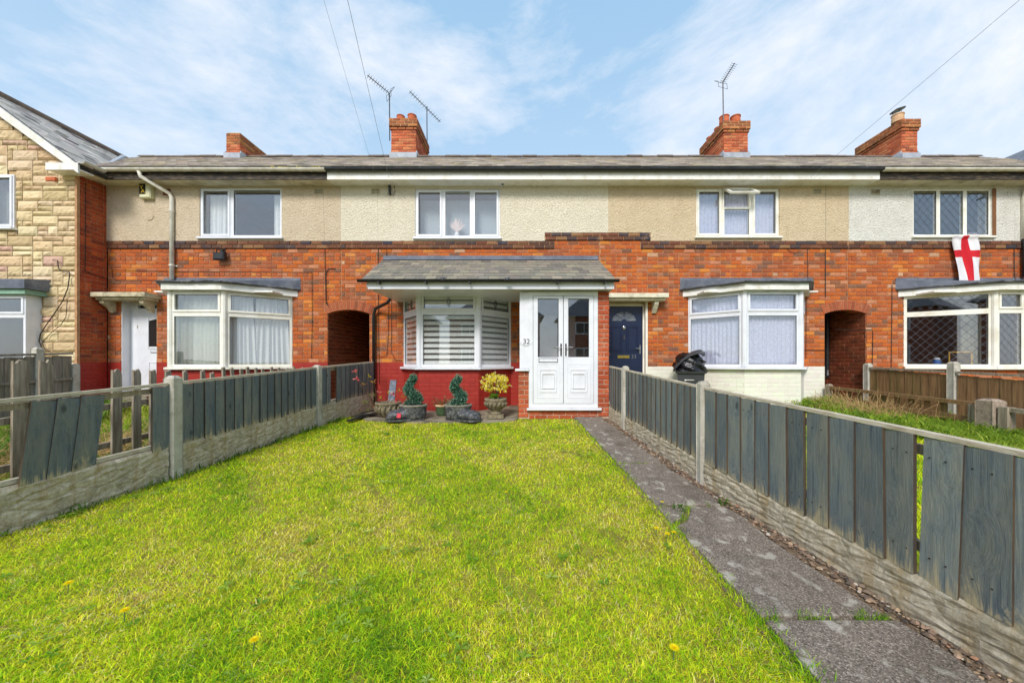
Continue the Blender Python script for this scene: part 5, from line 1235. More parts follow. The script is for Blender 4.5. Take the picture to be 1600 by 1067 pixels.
def prail(parent, p0, p1, z0, z1, w=.035, h=.03, mat='wood_rail', offn=0.0, name='rail'):
    a, b = Vector((p0[0], p0[1], z0)), Vector((p1[0], p1[1], z1)); d = (b - a); n_ = Vector((d.y, -d.x, 0)).normalized(); m = MB()
    f = lambda u_, d_, z_: a + d * u_ + n_ * (d_ + offn) + Vector((0, 0, z_)); m.box(0, 1, -w / 2, w / 2, -h / 2, h / 2, f); return m.build(name, M[mat], parent)

# right fence (garden side faces -x)
SIDE = 1; nails = MB()
rfence = thing('garden_fence', 'dark grey close-boarded fence on concrete gravel boards along the right of the path', 'fence', (1.83, 3.6, gz(3.6)))
RPT = [(1.645, 6.62), (1.69, 5.80), (1.83, 3.60), (2.13, 1.15), (2.3, -.75)]
for i, (x, y) in enumerate(RPT):
    if i in (1, 2, 3, 4): post(rfence, x + (.0 if i < 3 else .0), y, gz(y) + (1.02 if i < 3 else .93))
for i in range(4):
    a, b = RPT[i], RPT[i + 1]; dv = Vector((b[0] - a[0], b[1] - a[1], 0)); L_ = dv.length; un = dv.normalized(); s0, s1 = (.06 if i else .02), L_ - .06
    pa = (a[0] + un.x * s0, a[1] + un.y * s0); pb = (a[0] + un.x * s1, a[1] + un.y * s1)
    # normal n = (dy,-dx): dv points to -y so n = (-,..) i.e. towards the path
    gboard(rfence, pa, pb, 0, .108); gboard(rfence, pa, pb, .112, .222)
    RH = .94
    prail(rfence, pa, pb, gz(pa[1]) + RH + .012, gz(pb[1]) + RH + .012, .05, .022, name='capping_rail')
    for hh in (.36, .86): prail(rfence, pa, pb, gz(pa[1]) + hh, gz(pb[1]) + hh, .03, .05, 'wood_grey', -.028)
    nb = [6, 15, 15, 14][i]; wv = (s1 - s0) / nb; ang = math.atan2(un.y, un.x)
    for k in range(nb):
        s = s0 + k * wv; x, y = a[0] + un.x * s, a[1] + un.y * s; z = gz(y) + .212 + random.uniform(-.014, .008); hgt = gz(y - wv * .5) + RH - .002 - z
        tilt = random.uniform(-.011, .011); wm = random.uniform(1.01, 1.12)
        if i == 2 and k == 10: tilt = .0; wm = .92
        if i == 2 and k == 11: tilt = .03; wm = 1.0
        if i == 2 and k == 6: wm = .95
        n_ = Vector((un.y, -un.x, 0))
        for hh in (.34, .84):
            for q_ in (.3, .72):
                c_ = Vector((x, y, 0)) + un * wv * q_ + n_ * (.022 if q_ < .5 else .028); nails.box(-.002, .002, -.003, .003, -.003, .003, lambda a_, b_, d_: Vector((c_.x + a_, c_.y + b_, gz(c_.y) + hh + d_)))
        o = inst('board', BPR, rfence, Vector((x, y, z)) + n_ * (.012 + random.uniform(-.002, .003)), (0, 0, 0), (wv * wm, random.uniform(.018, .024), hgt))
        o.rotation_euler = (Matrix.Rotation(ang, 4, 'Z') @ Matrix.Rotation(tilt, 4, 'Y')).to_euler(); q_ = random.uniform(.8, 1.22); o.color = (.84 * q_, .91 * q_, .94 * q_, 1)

nails.build('nail_heads', M['cable_black'], rfence, kind='stuff')
# left fence (garden side faces +x)
SIDE = 1
lfence = thing('garden_fence', 'dark grey painted fence with broken boards and pale concrete posts left of the lawn', 'fence', (-3.5, 4.8, gz(4.8)))
LPT = [(-4.05, 1.55), (-3.64, 3.75), (-3.43, 6.03), (-3.16, 7.62)]
for i, (x, y) in enumerate(LPT):
    if i < 3: post(lfence, x, y, gz(y) + [1.02, 1.06, 1.02][i], w=.115)
for i in range(3):
    a, b = LPT[i], LPT[i + 1]; dv = Vector((b[0] - a[0], b[1] - a[1], 0)); L_ = dv.length; un = dv.normalized(); s0, s1 = .06, L_ - (.06 if i < 2 else .0)
    pa = (a[0] + un.x * s0, a[1] + un.y * s0); pb = (a[0] + un.x * s1, a[1] + un.y * s1); n_ = Vector((un.y, -un.x, 0))
    gboard(lfence, pa, pb, 0, .17); gboard(lfence, pa, pb, .173, .335)
    RH = .965
    prail(lfence, pa, pb, gz(pa[1]) + RH + .01, gz(pb[1]) + RH + .01, .045, .03, name='capping_rail')
    prail(lfence, pa, pb, gz(pa[1]) + .36, gz(pb[1]) + .36, .04, .035, 'wood_rail', -.02)
    prail(lfence, pa, pb, gz(pa[1]) + .92, gz(pb[1]) + .92, .03, .05, 'wood_grey', -.03)
    ang = math.atan2(un.y, un.x); nb = [15, 17, 12][i]; wv = (s1 - s0) / nb
    for k in range(nb):
        s = s0 + k * wv; x, y = a[0] + un.x * s, a[1] + un.y * s; f = (k + .5) / nb; tilt = random.uniform(-.006, .006); wm = 1.12; lift = 0
        if i == 0:
            if k not in (8, 9, 10, 14): continue
            if k < 14: tilt = .10; wm = 1.1
        if i == 2 and k == 2: continue
        if i == 2 and k == 1: wm = .9
        z = gz(y) + .325 + random.uniform(-.015, .01); hgt = gz(y) + RH - .004 - z
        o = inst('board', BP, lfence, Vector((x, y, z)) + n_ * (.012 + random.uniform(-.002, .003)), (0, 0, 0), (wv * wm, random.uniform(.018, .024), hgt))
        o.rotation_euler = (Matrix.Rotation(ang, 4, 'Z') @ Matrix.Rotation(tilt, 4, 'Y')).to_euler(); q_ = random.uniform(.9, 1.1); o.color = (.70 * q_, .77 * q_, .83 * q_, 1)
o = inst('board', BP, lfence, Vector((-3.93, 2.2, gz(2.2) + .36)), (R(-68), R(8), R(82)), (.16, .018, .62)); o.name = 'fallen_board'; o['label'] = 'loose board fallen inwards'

# old picket fence behind the left one
pick_f = thing('picket_fence', 'old rotten wooden picket fence leaning behind the dark left fence', 'fence', (-4.3, 5, gz(5)))
def picket(x, y, zt, w=.085, lean=0.0, jag=.05, z0=None):
    z0 = gz(y) - .03 if z0 is None else z0; m = MB(); h = zt - z0; n = 6; t = .022
    tops = [0, -jag * random.random(), -jag * .3, -jag * random.random(), -jag * .1, -jag * random.random() * .5, -jag]
    bot = [Vector((x, y + w * i / n, z0)) for i in range(n + 1)]; top = [Vector((x + lean * 0, y + w * (.06 + .88 * i / n) + lean * h, zt + tops[i] - abs(i - n / 2) / n * .04)) for i in range(n + 1)]
    poly = bot + top[::-1]; m.prism(poly, (t, 0, 0)); return m.build('picket', M['wood_grey'], pick_f)
for px, py, w in ((15, 560, .11), (58, 560, .1), (172, 575, .1), (205, 575, .09), (232, 576, .075), (256, 576, .08)):
    y = -4.32 * F / (px - CX); picket(-4.32, y, PZ(py, y), w)
for px, py in ((284, 577), (312, 577), (327, 580)):
    y = -4.35 * F / (px - CX); picket(-4.35, y, PZ(py, y), .07, 0)
for k, px in enumerate((362, 376, 388, 399, 410, 421, 433, 445, 456, 467, 479)):
    y = -4.35 * F / (px - CX); picket(-4.35, y - .1, PZ(572 + (k % 3) * 1.2, y), .065, -.09 - .02 * (k % 2), .03)
for hz_ in (.35, .75): prail(pick_f, (-4.36, 2.6), (-4.37, 5.0), gz(2.6) + hz_, gz(5) + hz_ - .05, .04, .06, 'wood_grey')
prail(pick_f, (-4.38, 5.0), (-4.38, 7.6), gz(5) + .6, gz(7.6) + .62, .04, .06, 'wood_grey')

# weathered fence at the far left
ffen = thing('boarded_fence', 'grey weathered board fence with concrete posts in front of the stone-clad house', 'fence', (-9.2, 6.4, 0))
for y in (7.38, 6.82, 5.0): post(ffen, -9.2, y, 1.26 if y < 7 else .95, w=.12, mat='post_conc')
for (ya, yb) in ((6.88, 7.32), (5.06, 6.76), (3.4, 4.94)):
    n = max(3, int((yb - ya) / .13)); wv = (yb - ya) / n
    for k in range(n): 
        y = ya + k * wv; inst('board', BG, ffen, Vector((-9.19, y, gz(y))), (0, 0, R(90)), (wv * 1.06, .016, 1.13 + random.uniform(-.01, .01)))
    prail(ffen, (-9.17, ya), (-9.17, yb), 1.17 + gz(ya), 1.17 + gz(yb), .06, .04, 'wood_fence_grey'); prail(ffen, (-9.16, ya), (-9.16, yb), .66 + gz(ya), .66 + gz(yb), .03, .05, 'wood_fence_grey')

# right neighbours: brown board fence and the low rail
bfen = thing('boarded_fence', 'brown wooden board fence with concrete posts below the right bay window', 'fence', (7.65, 6, 0))
for y in (7.9, 6.34, 4.5): post(bfen, 7.65, y, .99 if y < 7 else .95, w=.12)
for (ya, yb) in ((6.41, 7.83), (4.57, 6.27), (2.9, 4.43)):
    n = int((yb - ya) / .14); wv = (yb - ya) / n
    for k in range(n):
        y = yb - k * wv; inst('board', BB, bfen, Vector((7.645, y, gz(y) - .02)), (0, 0, R(-90)), (wv * 1.08, .016, .86 - .02 + random.uniform(-.006, .006)))
    prail(bfen, (7.63, ya), (7.63, yb), .845 + gz(ya) * .6, .845 + gz(yb) * .6, .055, .04, 'wood_grey')
lrail = thing('low_rail_fence', 'low mossy wooden knee rail with stubby concrete post right of the weedy patch', 'fence', (6.75, 6, 0))
post(lrail, 6.75, 5.15, .46, 'post_rough', w=.21); post(lrail, 6.75, 7.85, .5, 'wood_grey', w=.11)
prail(lrail, (6.75, 5.3), (6.75, 7.8), .36, .42, .07, .06, 'wood_brown'); prail(lrail, (6.75, 3.0), (6.75, 5.0), .25, .33, .07, .06, 'wood_grey'); prail(lrail, (6.75, 5.3), (6.75, 7.8), .12, .2, .05, .09, 'wood_brown')
for y in (5.32, 4.98): m = MB(); m.box(6.69, 6.81, y - .05, y + .05, gz(y) - .05, .36); m.build('rail_stub', M['wood_grey'], lrail)
for k in range(9):
    y = 5.7 + k * .24; m = MB(); m.box(6.775, 6.79, y, y + .09, gz(y), .36); m.build('slat', M['wood_brown'], lrail)

# ------------------------------------------------------------------ path, patio, soil strip
def fx(y):        # right fence line
    for a, b in zip(RPT[:-1], RPT[1:]):
        if b[1] <= y <= a[1]: return a[0] + (b[0] - a[0]) * (a[1] - y) / (a[1] - b[1])
    return RPT[0][0] if y > RPT[0][1] else RPT[-1][0]
def pl_(y): return 1.0 + (6.52 - y) * .05 if y > 3.2 else 1.166 + (3.2 - y) * .045
m = MB(); yy = [6.66, 5.5, 4.5, 3.5, 2.5, 1.5, .5, -1.0]
for a, b in zip(yy[:-1], yy[1:]): m.add([(pl_(a) - .05, a, gz(a) - .012), (fx(a) + .02, a, gz(a) - .012), (fx(b) + .02, b, gz(b) - .012), (pl_(b) - .05, b, gz(b) - .012)], [(0, 1, 2, 3)])
path = m.build('path', M['soil'], kind='structure', fixn=False)
joints_ = [6.66, 5.62, 4.82, 4.12, 3.06, 1.82, .5, -.9]
def slab(poly, th=.06, lift=.012, name='slab'):
    m = MB(); n = len(poly); r = .012; c = sum((Vector((p[0], p[1], 0)) for p in poly), Vector()) / n
    tp = [Vector((p[0], p[1], gz(p[1]) + lift)) for p in poly]; inn = [t + (Vector((c.x, c.y, t.z)) - t).normalized() * r + Vector((0, 0, .006)) for t in tp]; bt = [t - Vector((0, 0, th)) for t in tp]
    m.add(bt + tp + inn, [tuple(range(2 * n, 3 * n))] + [(i, (i + 1) % n, n + (i + 1) % n, n + i) for i in range(n)] + [(n + i, n + (i + 1) % n, 2 * n + (i + 1) % n, 2 * n + i) for i in range(n)])
    return m.build(name, M['path_conc'], path)
def wob(a): return a + random.uniform(-.012, .012)
for i in range(len(joints_) - 1):
    ya, yb = joints_[i] - .017, joints_[i + 1] + .017
    n = 7; Lh = [(wob(pl_(ya + (yb - ya) * k / n)), ya + (yb - ya) * k / n) for k in range(n + 1)]; Rh = [(fx(ya + (yb - ya) * k / n) - .165 + random.uniform(-.03, .03), ya + (yb - ya) * k / n) for k in range(n + 1)]
    if i == 4:      # broken corner
        cut = [(1.17, 2.72), (1.30, 2.80), (1.38, 2.93), (1.44, 3.045)]
        Lh = [p for p in Lh if p[1] < 2.70]; slab(cut[::-1] + Lh + Rh[::-1])
        slab([(1.165, 2.775), (1.165, 3.045), (1.395, 3.045), (1.345, 2.955), (1.265, 2.85)], lift=.009, name='broken_slab_corner')
        continue
    slab(Lh + Rh[::-1], lift=.012 + random.uniform(-.004, .006))
# loose stones and soil between path and fence
m = MB()
for i in range(3800):
    y = 6.5 - 7.0 * (random.random() ** .8); x = fx(y) - .03 - abs(random.gauss(0, .085)); r = random.choice([.003, .004, .005, .006, .006, .008, .008, .010, .013, .018]) * random.uniform(.7, 1.2)
    c = Vector((x, y, gz(y) + r * .3 - .004)); a0 = random.uniform(0, 6.28); sx, sy, sz = random.uniform(.7, 1.4), random.uniform(.6, 1.1), random.uniform(.5, .8)
    vs = []
    for (dx, dy, dz) in ((1, 0, 0), (.3, .95, 0), (-.8, .6, .1), (-.85, -.55, 0), (.25, -.95, .05), (0.1, .1, 1), (0, 0, -.8), (.5, -.3, .8), (-.4, .35, .85)):
        px_, py_ = dx * sx, dy * sy; vs.append(c + Vector((px_ * math.cos(a0) - py_ * math.sin(a0), px_ * math.sin(a0) + py_ * math.cos(a0), dz * sz)) * r)
    m.add(vs, [(0, 1, 8), (1, 5, 8), (0, 7, 1), (1, 7, 5), (1, 2, 8), (8, 2, 3), (8, 3, 5), (3, 4, 5), (5, 4, 7), (4, 0, 7), (0, 6, 1), (1, 6, 2), (2, 6, 3), (3, 6, 4), (4, 6, 0)], pick([((146, 122, 100), 3), ((122, 104, 88), 4), ((172, 146, 120), 1.4), ((98, 86, 76), 3), ((186, 176, 160), .8), ((160, 118, 94), .6)], .2))
m.build('gravel', M['pebbles'], kind='stuff', fixn=False)
# hard standing in front of the bay
m = MB(); outl = [(-3.12, 7.99), (-3.12, 6.75), (-2.75, 6.42), (-2.1, 6.28), (-1.2, 6.27), (-.45, 6.30), (-.12, 6.42), (-.06, 6.55), (-.06, 7.99)]
m.prism([Vector((a, b, gz(b) - .05)) for a, b in outl], (0, 0, .062)); m.build('patio', M['concrete_floor'], kind='structure')
m = MB(); m.prism([Vector((a, b, gz(b) - .05)) for a, b in ((T2[0], 8), (T2[0], 2), (T2[1] - .1, 2), (T2[1] - .1, 8))], (0, 0, .045)); m.build('path', M['concrete_floor'], kind='structure')
m = MB(); m.prism([Vector((a, b, -.05)) for a, b in ((T1[0], 12.5), (T1[0], 7.7), (T1[1], 7.7), (T1[1], 12.5))], (0, 0, .055)); m.prism([Vector((a, b, -.05)) for a, b in ((T2[0], 12.5), (T2[0], 8.02), (T2[1], 8.02), (T2[1], 12.5))], (0, 0, .055)); m.build('path', M['concrete_floor'], kind='structure')

# ------------------------------------------------------------------ pots and plants
def leafquad(m, p, d, up, l, w, col, curl=.2):
    s = d.cross(up)
    if s.length < 1e-4: s = d.cross(Vector((1, .3, 0)))
    s.normalize(); n_ = s.cross(d).normalized()
    m.add([p, p + d * l * .5 + s * w / 2 + n_ * curl * l * .15, p + d * l - n_ * curl * l * .3, p + d * l * .5 - s * w / 2 + n_ * curl * l * .15], [(0, 1, 2, 3)], col)
def rdir(zmin=-1):
    while True:
        v = Vector((random.gauss(0, 1), random.gauss(0, 1), random.gauss(0, 1)))
        if v.length > .1:
            v.normalize()
            if v.z >= zmin: return v
def jc(c, j=.15):
    l = lin(*c); k = 1 + random.uniform(-j, j); return (l[0] * k, l[1] * k, l[2] * k, 1)

def boot(label, cx, cy, flip, tex):
    z = gz(cy) + .012; t = thing('boot_planter', label, 'planter', (cx, cy, z)); s = -1 if flip else 1
    m = MB(); m.lathe([(.205, .02), (.225, .06), (.235, .13), (.232, .2), (.248, .235), (.25, .255), (.225, .258), (.205, .22), (.2, .19)], (cx, cy, z), 28, 1.0, .78, .012); m.build('shaft', M['boot_rubber'], t, smooth=True)
    m = MB(); m.lathe([(.247, .24), (.256, .252), (.25, .27), (.22, .272), (.212, .25)], (cx, cy, z), 28, 1.0, .78, .01); m.build('rim', M['boot_rim'], t, smooth=True)
    # foot: ellipse sections along a forward curve
    tip = Vector((s * -.43, -.19, 0)) if not flip else Vector((.40, -.24, 0)); n = 12; k = 16; vs = []
    base = Vector((cx, cy, z))
    for i in range(n + 1):
        f = i / n; c = base + tip * (f * 1.0); hw = .155 * (1 - .10 * f) * (1 if f < .8 else math.sqrt(max(0.02, 1 - ((f - .8) / .2) ** 2))); hh = (.24 - .075 * f ** .8) * (1 if f < .82 else math.sqrt(max(.03, 1 - ((f - .82) / .18) ** 2 * .9)))
        hh += .008 * math.sin(f * 40) * (1 if f < .7 else 0)
        sd = Vector((-tip.y, tip.x, 0)).normalized()
        for q in range(k):
            a = 2 * math.pi * q / k; vs.append(c + sd * hw * math.cos(a) + Vector((0, 0, max(.012, hh * .5 + hh * .5 * math.sin(a) * (1 if math.sin(a) > 0 else .96)))))
    m = MB(); m.add(vs, [(i * k + q, i * k + (q + 1) % k, (i + 1) * k + (q + 1) % k, (i + 1) * k + q) for i in range(n) for q in range(k)] + [tuple(range(k)), tuple(range((n + 1) * k - 1, n * k - 1, -1))]); m.build('foot', M['boot_rubber'], t, smooth=True)
    m = MB(); pts = []
    sd = Vector((-tip.y, tip.x, 0)).normalized()
    for i in range(21):
        a = -math.pi / 2 + math.pi * i / 20; pts.append(base + tip * (.8 + .22 * math.cos(a)) + sd * .165 * math.sin(a))
    pts = [base - tip * .35 - sd * .16] + pts + [base - tip * .35 + sd * .16]
    m.prism([p + Vector((0, 0, .0)) for p in pts], (0, 0, .03)); m.build('sole', M['boot_rim'] if False else M['boot_rubber'], t)
    m = MB(); c = base + tip * .42 + Vector((0, -.16 if not flip else -.11, .10)); m.box(-.035, .035, -.012, .012, -.035, .04, lambda a, b, cc: c + Vector((a, b + cc * .3, cc))); m.build('tongue_tag', M['boot_tag'], t)
    m = MB(); m.lathe([(.2, .2), (.15, .215), (.02, .22)], (cx, cy, z), 16, 1, .78); m.build('compost', M['soil'], t)
    return z
def topiary(label, cx, cy, z, h, mirror, ph=0.0):
    t = thing('spiral_topiary', label, 'topiary', (cx, cy, z)); m = MB(); core = MB(); path_ = []; rad = []
    n = 60
    for i in range(n + 1):
        f = i / n; a = ph + (1 if mirror else -1) * f * 2 * math.pi * 1.35; amp = .115 * (1 - .75 * f) * min(1, f * 5 + .1); path_.append(Vector((cx + amp * math.cos(a), cy + amp * math.sin(a) * .8, z + f * h))); rad.append((.135 - .085 * f) * (1.25 if f < .06 else 1) * (.8 + .25 * abs(math.sin(f * 2 * math.pi * 1.35 + .4))))
    core.tube(path_, [r * .75 for r in rad], 10); core.build('stem_core', M['leaf_core'], t)
    for i in range(3800):
        f = random.random(); k = f * n; j = min(n - 1, int(k)); c = path_[j].lerp(path_[j + 1], k - j); r = rad[j] * random.uniform(.7, 1.08); d = rdir(); d.z *= .6; d.normalize(); p = c + d * r
        leafquad(m, p, (d + rdir() * .8).normalized(), rdir(), random.uniform(.02, .04), random.uniform(.012, .019), jc(random.choice([(96, 152, 122), (74, 128, 98), (122, 172, 146), (48, 92, 70), (170, 204, 184)]), .25))
    for i in range(700):
        a = random.uniform(0, 6.28); r = random.uniform(.02, .19); p = Vector((cx + r * math.cos(a), cy + r * math.sin(a) * .78, z + random.uniform(-.01, .04) * (1 - r * 3))); leafquad(m, p, (rdir(.1)), rdir(), .025, .013, jc(random.choice([(62, 116, 86), (44, 92, 66), (84, 138, 108)]), .2))
    m.build('foliage', M['leaf'], t, fixn=False)
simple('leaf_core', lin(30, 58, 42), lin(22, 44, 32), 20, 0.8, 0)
YP = 6.47
bx = PX(646, YP); zb = boot('black boot-shaped planter pointing left, nearer the stone bowl', bx, YP, False, 0)
topiary('green spiral topiary in the left boot planter', bx - .03, YP, zb + .22, PZ(588, YP) - zb - .22, False, 2.6)
bx2 = PX(716, YP); zb = boot('black boot-shaped planter pointing right, beside the green pot', bx2, YP, True, 0)
topiary('green spiral topiary in the right boot planter', bx2 - .02, YP, zb + .22, PZ(589, YP) - zb - .22, True, 3.6)

def urn(label, cx, cy, pedestal, W, H):
    z = gz(cy) + .012; t = thing('stone_urn', label, 'urn', (cx, cy, z)); r = W / 2
    if pedestal:
        m = MB(); m.box(cx - .15, cx + .15, cy - .15, cy + .15, z, z + .07); m.build('plinth', M['stone_urn'], t)
        prof = [(.12, .07), (.10, .10), (.085, .13), (.12, .15), (r * .82, .2), (r * .98, .28), (r * .95, H - .06), (r * 1.04, H - .04), (r * 1.04, H), (r * .9, H), (r * .86, H - .07)]
    else: prof = [(r * .55, 0), (r * .62, .02), (r * .9, .09), (r * .98, H * .6), (r * .9, H * .8), (r * 1.03, H * .88), (r * 1.03, H), (r * .88, H), (r * .85, H - .05)]
    m = MB(); m.lathe(prof, (cx, cy, z), 28, wob=.012); b = m.build('bowl', M['stone_urn'], t, smooth=True)
    for i in range(16):      # carved lobes round the bowl
        a = i * 2 * math.pi / 16; k = MB(); h0 = .2 if pedestal else .06; k.tube([(cx + r * .84 * math.cos(a), cy + r * .84 * math.sin(a), z + h0), (cx + r * 1.0 * math.cos(a), cy + r * 1.0 * math.sin(a), z + (h0 + H) * .48), (cx + r * .98 * math.cos(a + .12), cy + r * .98 * math.sin(a + .12), z + H * .8)], [.015, .028, .012], 6); k.build('carved_lobe', M['stone_urn'], t, smooth=True)
    m = MB(); m.lathe([(r * .87, H - .05), (r * .5, H - .03), (.01, H - .02)], (cx, cy, z), 14); m.build('compost', M['soil'], t)
    return z + H
YU = 6.62
ux = PX(774.5, YU); zt = urn('pedestal stone urn with yellow shrub beside the porch', ux, YU, True, .40, .36)
t = thing('shrub', 'bright yellow-leaved shrub growing in the pedestal stone urn', 'shrub', (ux, YU, zt - .03))
m = MB(); st = MB()
for i in range(26):
    d = rdir(.1); top = Vector((ux, YU, zt + .24)) + Vector((d.x * .19, d.y * .18, (d.z - .3) * .2)); st.tube([(ux + d.x * .02, YU + d.y * .02, zt - .03), (ux + d.x * .07, YU + d.y * .07, zt + .1), top], .004, 4)
st.build('stems', M['bark'], t)
for i in range(130):
    d = rdir(-.75); c = Vector((ux, YU, zt + .26)) + Vector((d.x * .235, d.y * .22, d.z * .185)) * random.uniform(.45, 1.12)
    for q in range(8):
        dd = (d * .5 + rdir()).normalized(); leafquad(m, c, dd, rdir(), random.uniform(.04, .065), random.uniform(.018, .028), jc(random.choice([(252, 236, 70), (246, 226, 60), (252, 246, 140), (226, 214, 60), (250, 244, 180)]), .1))
for i in range(160):
    d = rdir(.2); p = Vector((ux - .03, YU - .05, zt)) + Vector((random.uniform(-.07, .07), random.uniform(-.06, .06), random.uniform(0, .07))); leafquad(m, p, d, rdir(), .045, .015, jc((106, 158, 40), .2))
m.build('foliage', M['leaf'], t, fixn=False)
YQ = 6.72; qx = PX(607, YQ); zt = urn('squat carved stone bowl below the leaning slate', qx, YQ, False, .46, .27)
t = thing('shrub', 'sparse shrub with pink and yellow leaves by the stone bowl and black downpipe', 'shrub', (PX(596, 6.75), 6.75, gz(6.75)))
m = MB(); st = MB(); b0 = P(590, 640, 6.75)
for (px, py, kind) in ((553, 581, 'p'), (556, 592, 'p'), (576, 587, 'y'), (569, 601, 'o'), (584, 597, 'o'), (591, 614, 'p'), (606, 615, 'y'), (613, 616, 'p'), (624, 611, 'o'), (628, 620, 'y'), (577, 618, 'g'), (570, 627, 'g'), (577, 640, 'g'), (587, 617, 'g'), (594, 623, 'y'), (621, 628, 'p')):
    Yq = 6.75 - .35 * (600 - px) / 50 if px < 600 else 6.7; tip = P(px, py, Yq); midp = (b0 + tip) / 2 + Vector((.03, 0, -.06)); st.tube([b0, midp, tip], [.006, .005, .003], 5)
    cs = {'p': [(226, 108, 116), (206, 84, 92), (236, 140, 130)], 'y': [(210, 190, 70), (180, 170, 60)], 'o': [(214, 150, 70), (226, 176, 92), (190, 150, 60), (200, 120, 80)], 'g': [(140, 150, 60), (110, 136, 54)]}[kind]
    for q in range(7 if kind in 'po' else 4):
        d = rdir(-.5); d.y *= .6; d.normalize(); leafquad(m, tip, d, rdir(), random.uniform(.05, .085), random.uniform(.022, .036), jc(random.choice(cs), .1))
st.build('stems', M['bark'], t); m.build('foliage', M['leaf'], t, fixn=False)
YS_ = 7.05; m = MB(); a, b = P(606, 630, 6.95), P(610, 594, 7.25)
f = lambda u_, d_, v_: a.lerp(b, v_) + Vector((u_, d_, 0)); m.box(0, .125, -.012, .012, 0, 1, f)
for i in (4, 5, 6, 7): pass
tag(m.build('roof_slate', M['slate_piece']), 'grey roof slate leaning upright behind the stone bowl', 'slate')
YG = 6.85; gx_ = PX(690.5, YG); z = gz(YG) + .012; t = thing('plant_pot', 'small green glazed pot between the two boot planters', 'plant pot', (gx_, YG, z))
m = MB(); m.lathe([(.085, 0), (.1, .02), (.122, .16), (.128, .165), (.128, .195), (.112, .195), (.108, .15)], (gx_, YG, z), 24); m.build('pot', M['green_glaze'], t, smooth=True)
m = MB(); m.lathe([(.126, .166), (.132, .172), (.132, .196), (.11, .197)], (gx_, YG, z), 24); m.build('rim', M['clay_buff'], t, smooth=True); m = MB(); m.lathe([(.11, .16), (.01, .175)], (gx_, YG, z), 14); m.build('compost', M['soil'], t)
t = thing('potted_plant', 'withered brown plant in the small green pot', 'plant', (gx_, YG, z + .17)); m = MB(); st = MB()
for i in range(34):
    d = rdir(.15); l = random.uniform(.1, .24); b0 = Vector((gx_, YG, z + .17)); tip = b0 + Vector((d.x * 1.1, d.y, d.z)) * l; st.tube([b0, b0.lerp(tip, .5) + Vector((0, 0, .02)), tip], .003, 4)
    for q in range(12): leafquad(m, b0.lerp(tip, random.uniform(.4, 1)), rdir(), rdir(), .03, .016, jc(random.choice([(176, 140, 84), (150, 104, 64), (196, 164, 110), (130, 120, 62), (176, 96, 70)]), .2))
st.build('stems', M['bark'], t); m.build('foliage', M['leaf'], t, fixn=False)
# black plastic strips on the ground by the left fence
t = thing('plastic_strips', 'black plastic strips lying on the ground by the left fence corner', 'plastic strips', (-2.95, 6.6, gz(6.6)))
for k, (p0, p1) in enumerate((((-3.02, 6.25), (-2.72, 7.1)), ((-3.08, 6.5), (-2.68, 6.75)), ((-3.0, 6.7), (-2.6, 7.2)))):
    d = Vector((p1[0] - p0[0], p1[1] - p0[1], 0)); n_ = Vector((d.y, -d.x, 0)).normalized(); m = MB(); f = lambda u_, d_, z_: Vector((p0[0], p0[1], 0)) + d * u_ + n_ * d_ + Vector((0, 0, gz(p0[1] + d.y * u_) + .022 + .02 * k + z_ + .02 * math.sin(u_ * 3)))
    for i in range(6): m.box(i / 6, (i + 1) / 6, -.05, .05, 0, .012, f)
    m.build('strip', M['black_plastic'], t)

# ------------------------------------------------------------------ wheelie bin
YBn = 7.45; bxc = PX(1079, YBn); th_ = R(-24)
t = thing('wheelie_bin', 'dark grey wheelie bin with its lid propped open by a black bag', 'bin', (bxc, YBn, 0))
rm = Matrix.Rotation(th_, 3, 'Z')
def bf(x, y, z): return rm @ Vector((x, y, 0)) + Vector((bxc, YBn, z))
ztop = PZ(580, YBn - .2); m = MB(); 
def frus(m, a0, b0, z0, a1, b1, z1): m.add([bf(s * a0, q * b0, z0) for s, q in ((-1, -1), (1, -1), (1, 1), (-1, 1))] + [bf(s * a1, q * b1, z1) for s, q in ((-1, -1), (1, -1), (1, 1), (-1, 1))], [(0, 1, 2, 3), (4, 5, 6, 7)] + [(i, (i + 1) % 4, 4 + (i + 1) % 4, 4 + i) for i in range(4)])
frus(m, .2, .22, .05, .25, .28, ztop - .04); m.build('body', M['bin_plastic'], t)
m = MB(); frus(m, .275, .31, ztop - .045, .29, .325, ztop); m.build('rim', M['bin_plastic'], t)
m = MB(); frus(m, .15, .235, ztop - .30, .20, .29, ztop - .06) if False else m.box(-.1, .06, -.272, -.262, ztop - .18, ztop - .168, bf); m.box(-.115, -.085, -.274, -.264, ztop - .19, ztop - .165, bf); m.build('paint_mark', M['paint_white'], t)
# lid hinged at the back left, lying up over the bulging sack
m = MB(); n_, k_ = 10, 8; lv = []
for i in range(n_ + 1):
    f = i / n_; x = -.31 + .56 * f; zc = ztop + .06 + .36 * (1 - (1 - f) ** 2.2) + (-.05 * max(0, (f - .85) / .15) ** 2)
    for j in range(k_ + 1):
        g_ = j / k_; y = -.22 + .50 * g_; lv.append((x + .03 * (g_ - .5), y, zc - .05 * (2 * g_ - 1) ** 4 + .02 * g_))
def lidw(m, dz): return [bf(x, y, z + dz) for x, y, z in lv]
A_ = lidw(m, 0); B_ = lidw(m, .022); m.add(A_ + B_, [(i * (k_ + 1) + j, i * (k_ + 1) + j + 1, (i + 1) * (k_ + 1) + j + 1, (i + 1) * (k_ + 1) + j) for i in range(n_) for j in range(k_)] + [(len(A_) + i * (k_ + 1) + j, len(A_) + i * (k_ + 1) + j + 1, len(A_) + (i + 1) * (k_ + 1) + j + 1, len(A_) + (i + 1) * (k_ + 1) + j) for i in range(n_) for j in range(k_)])
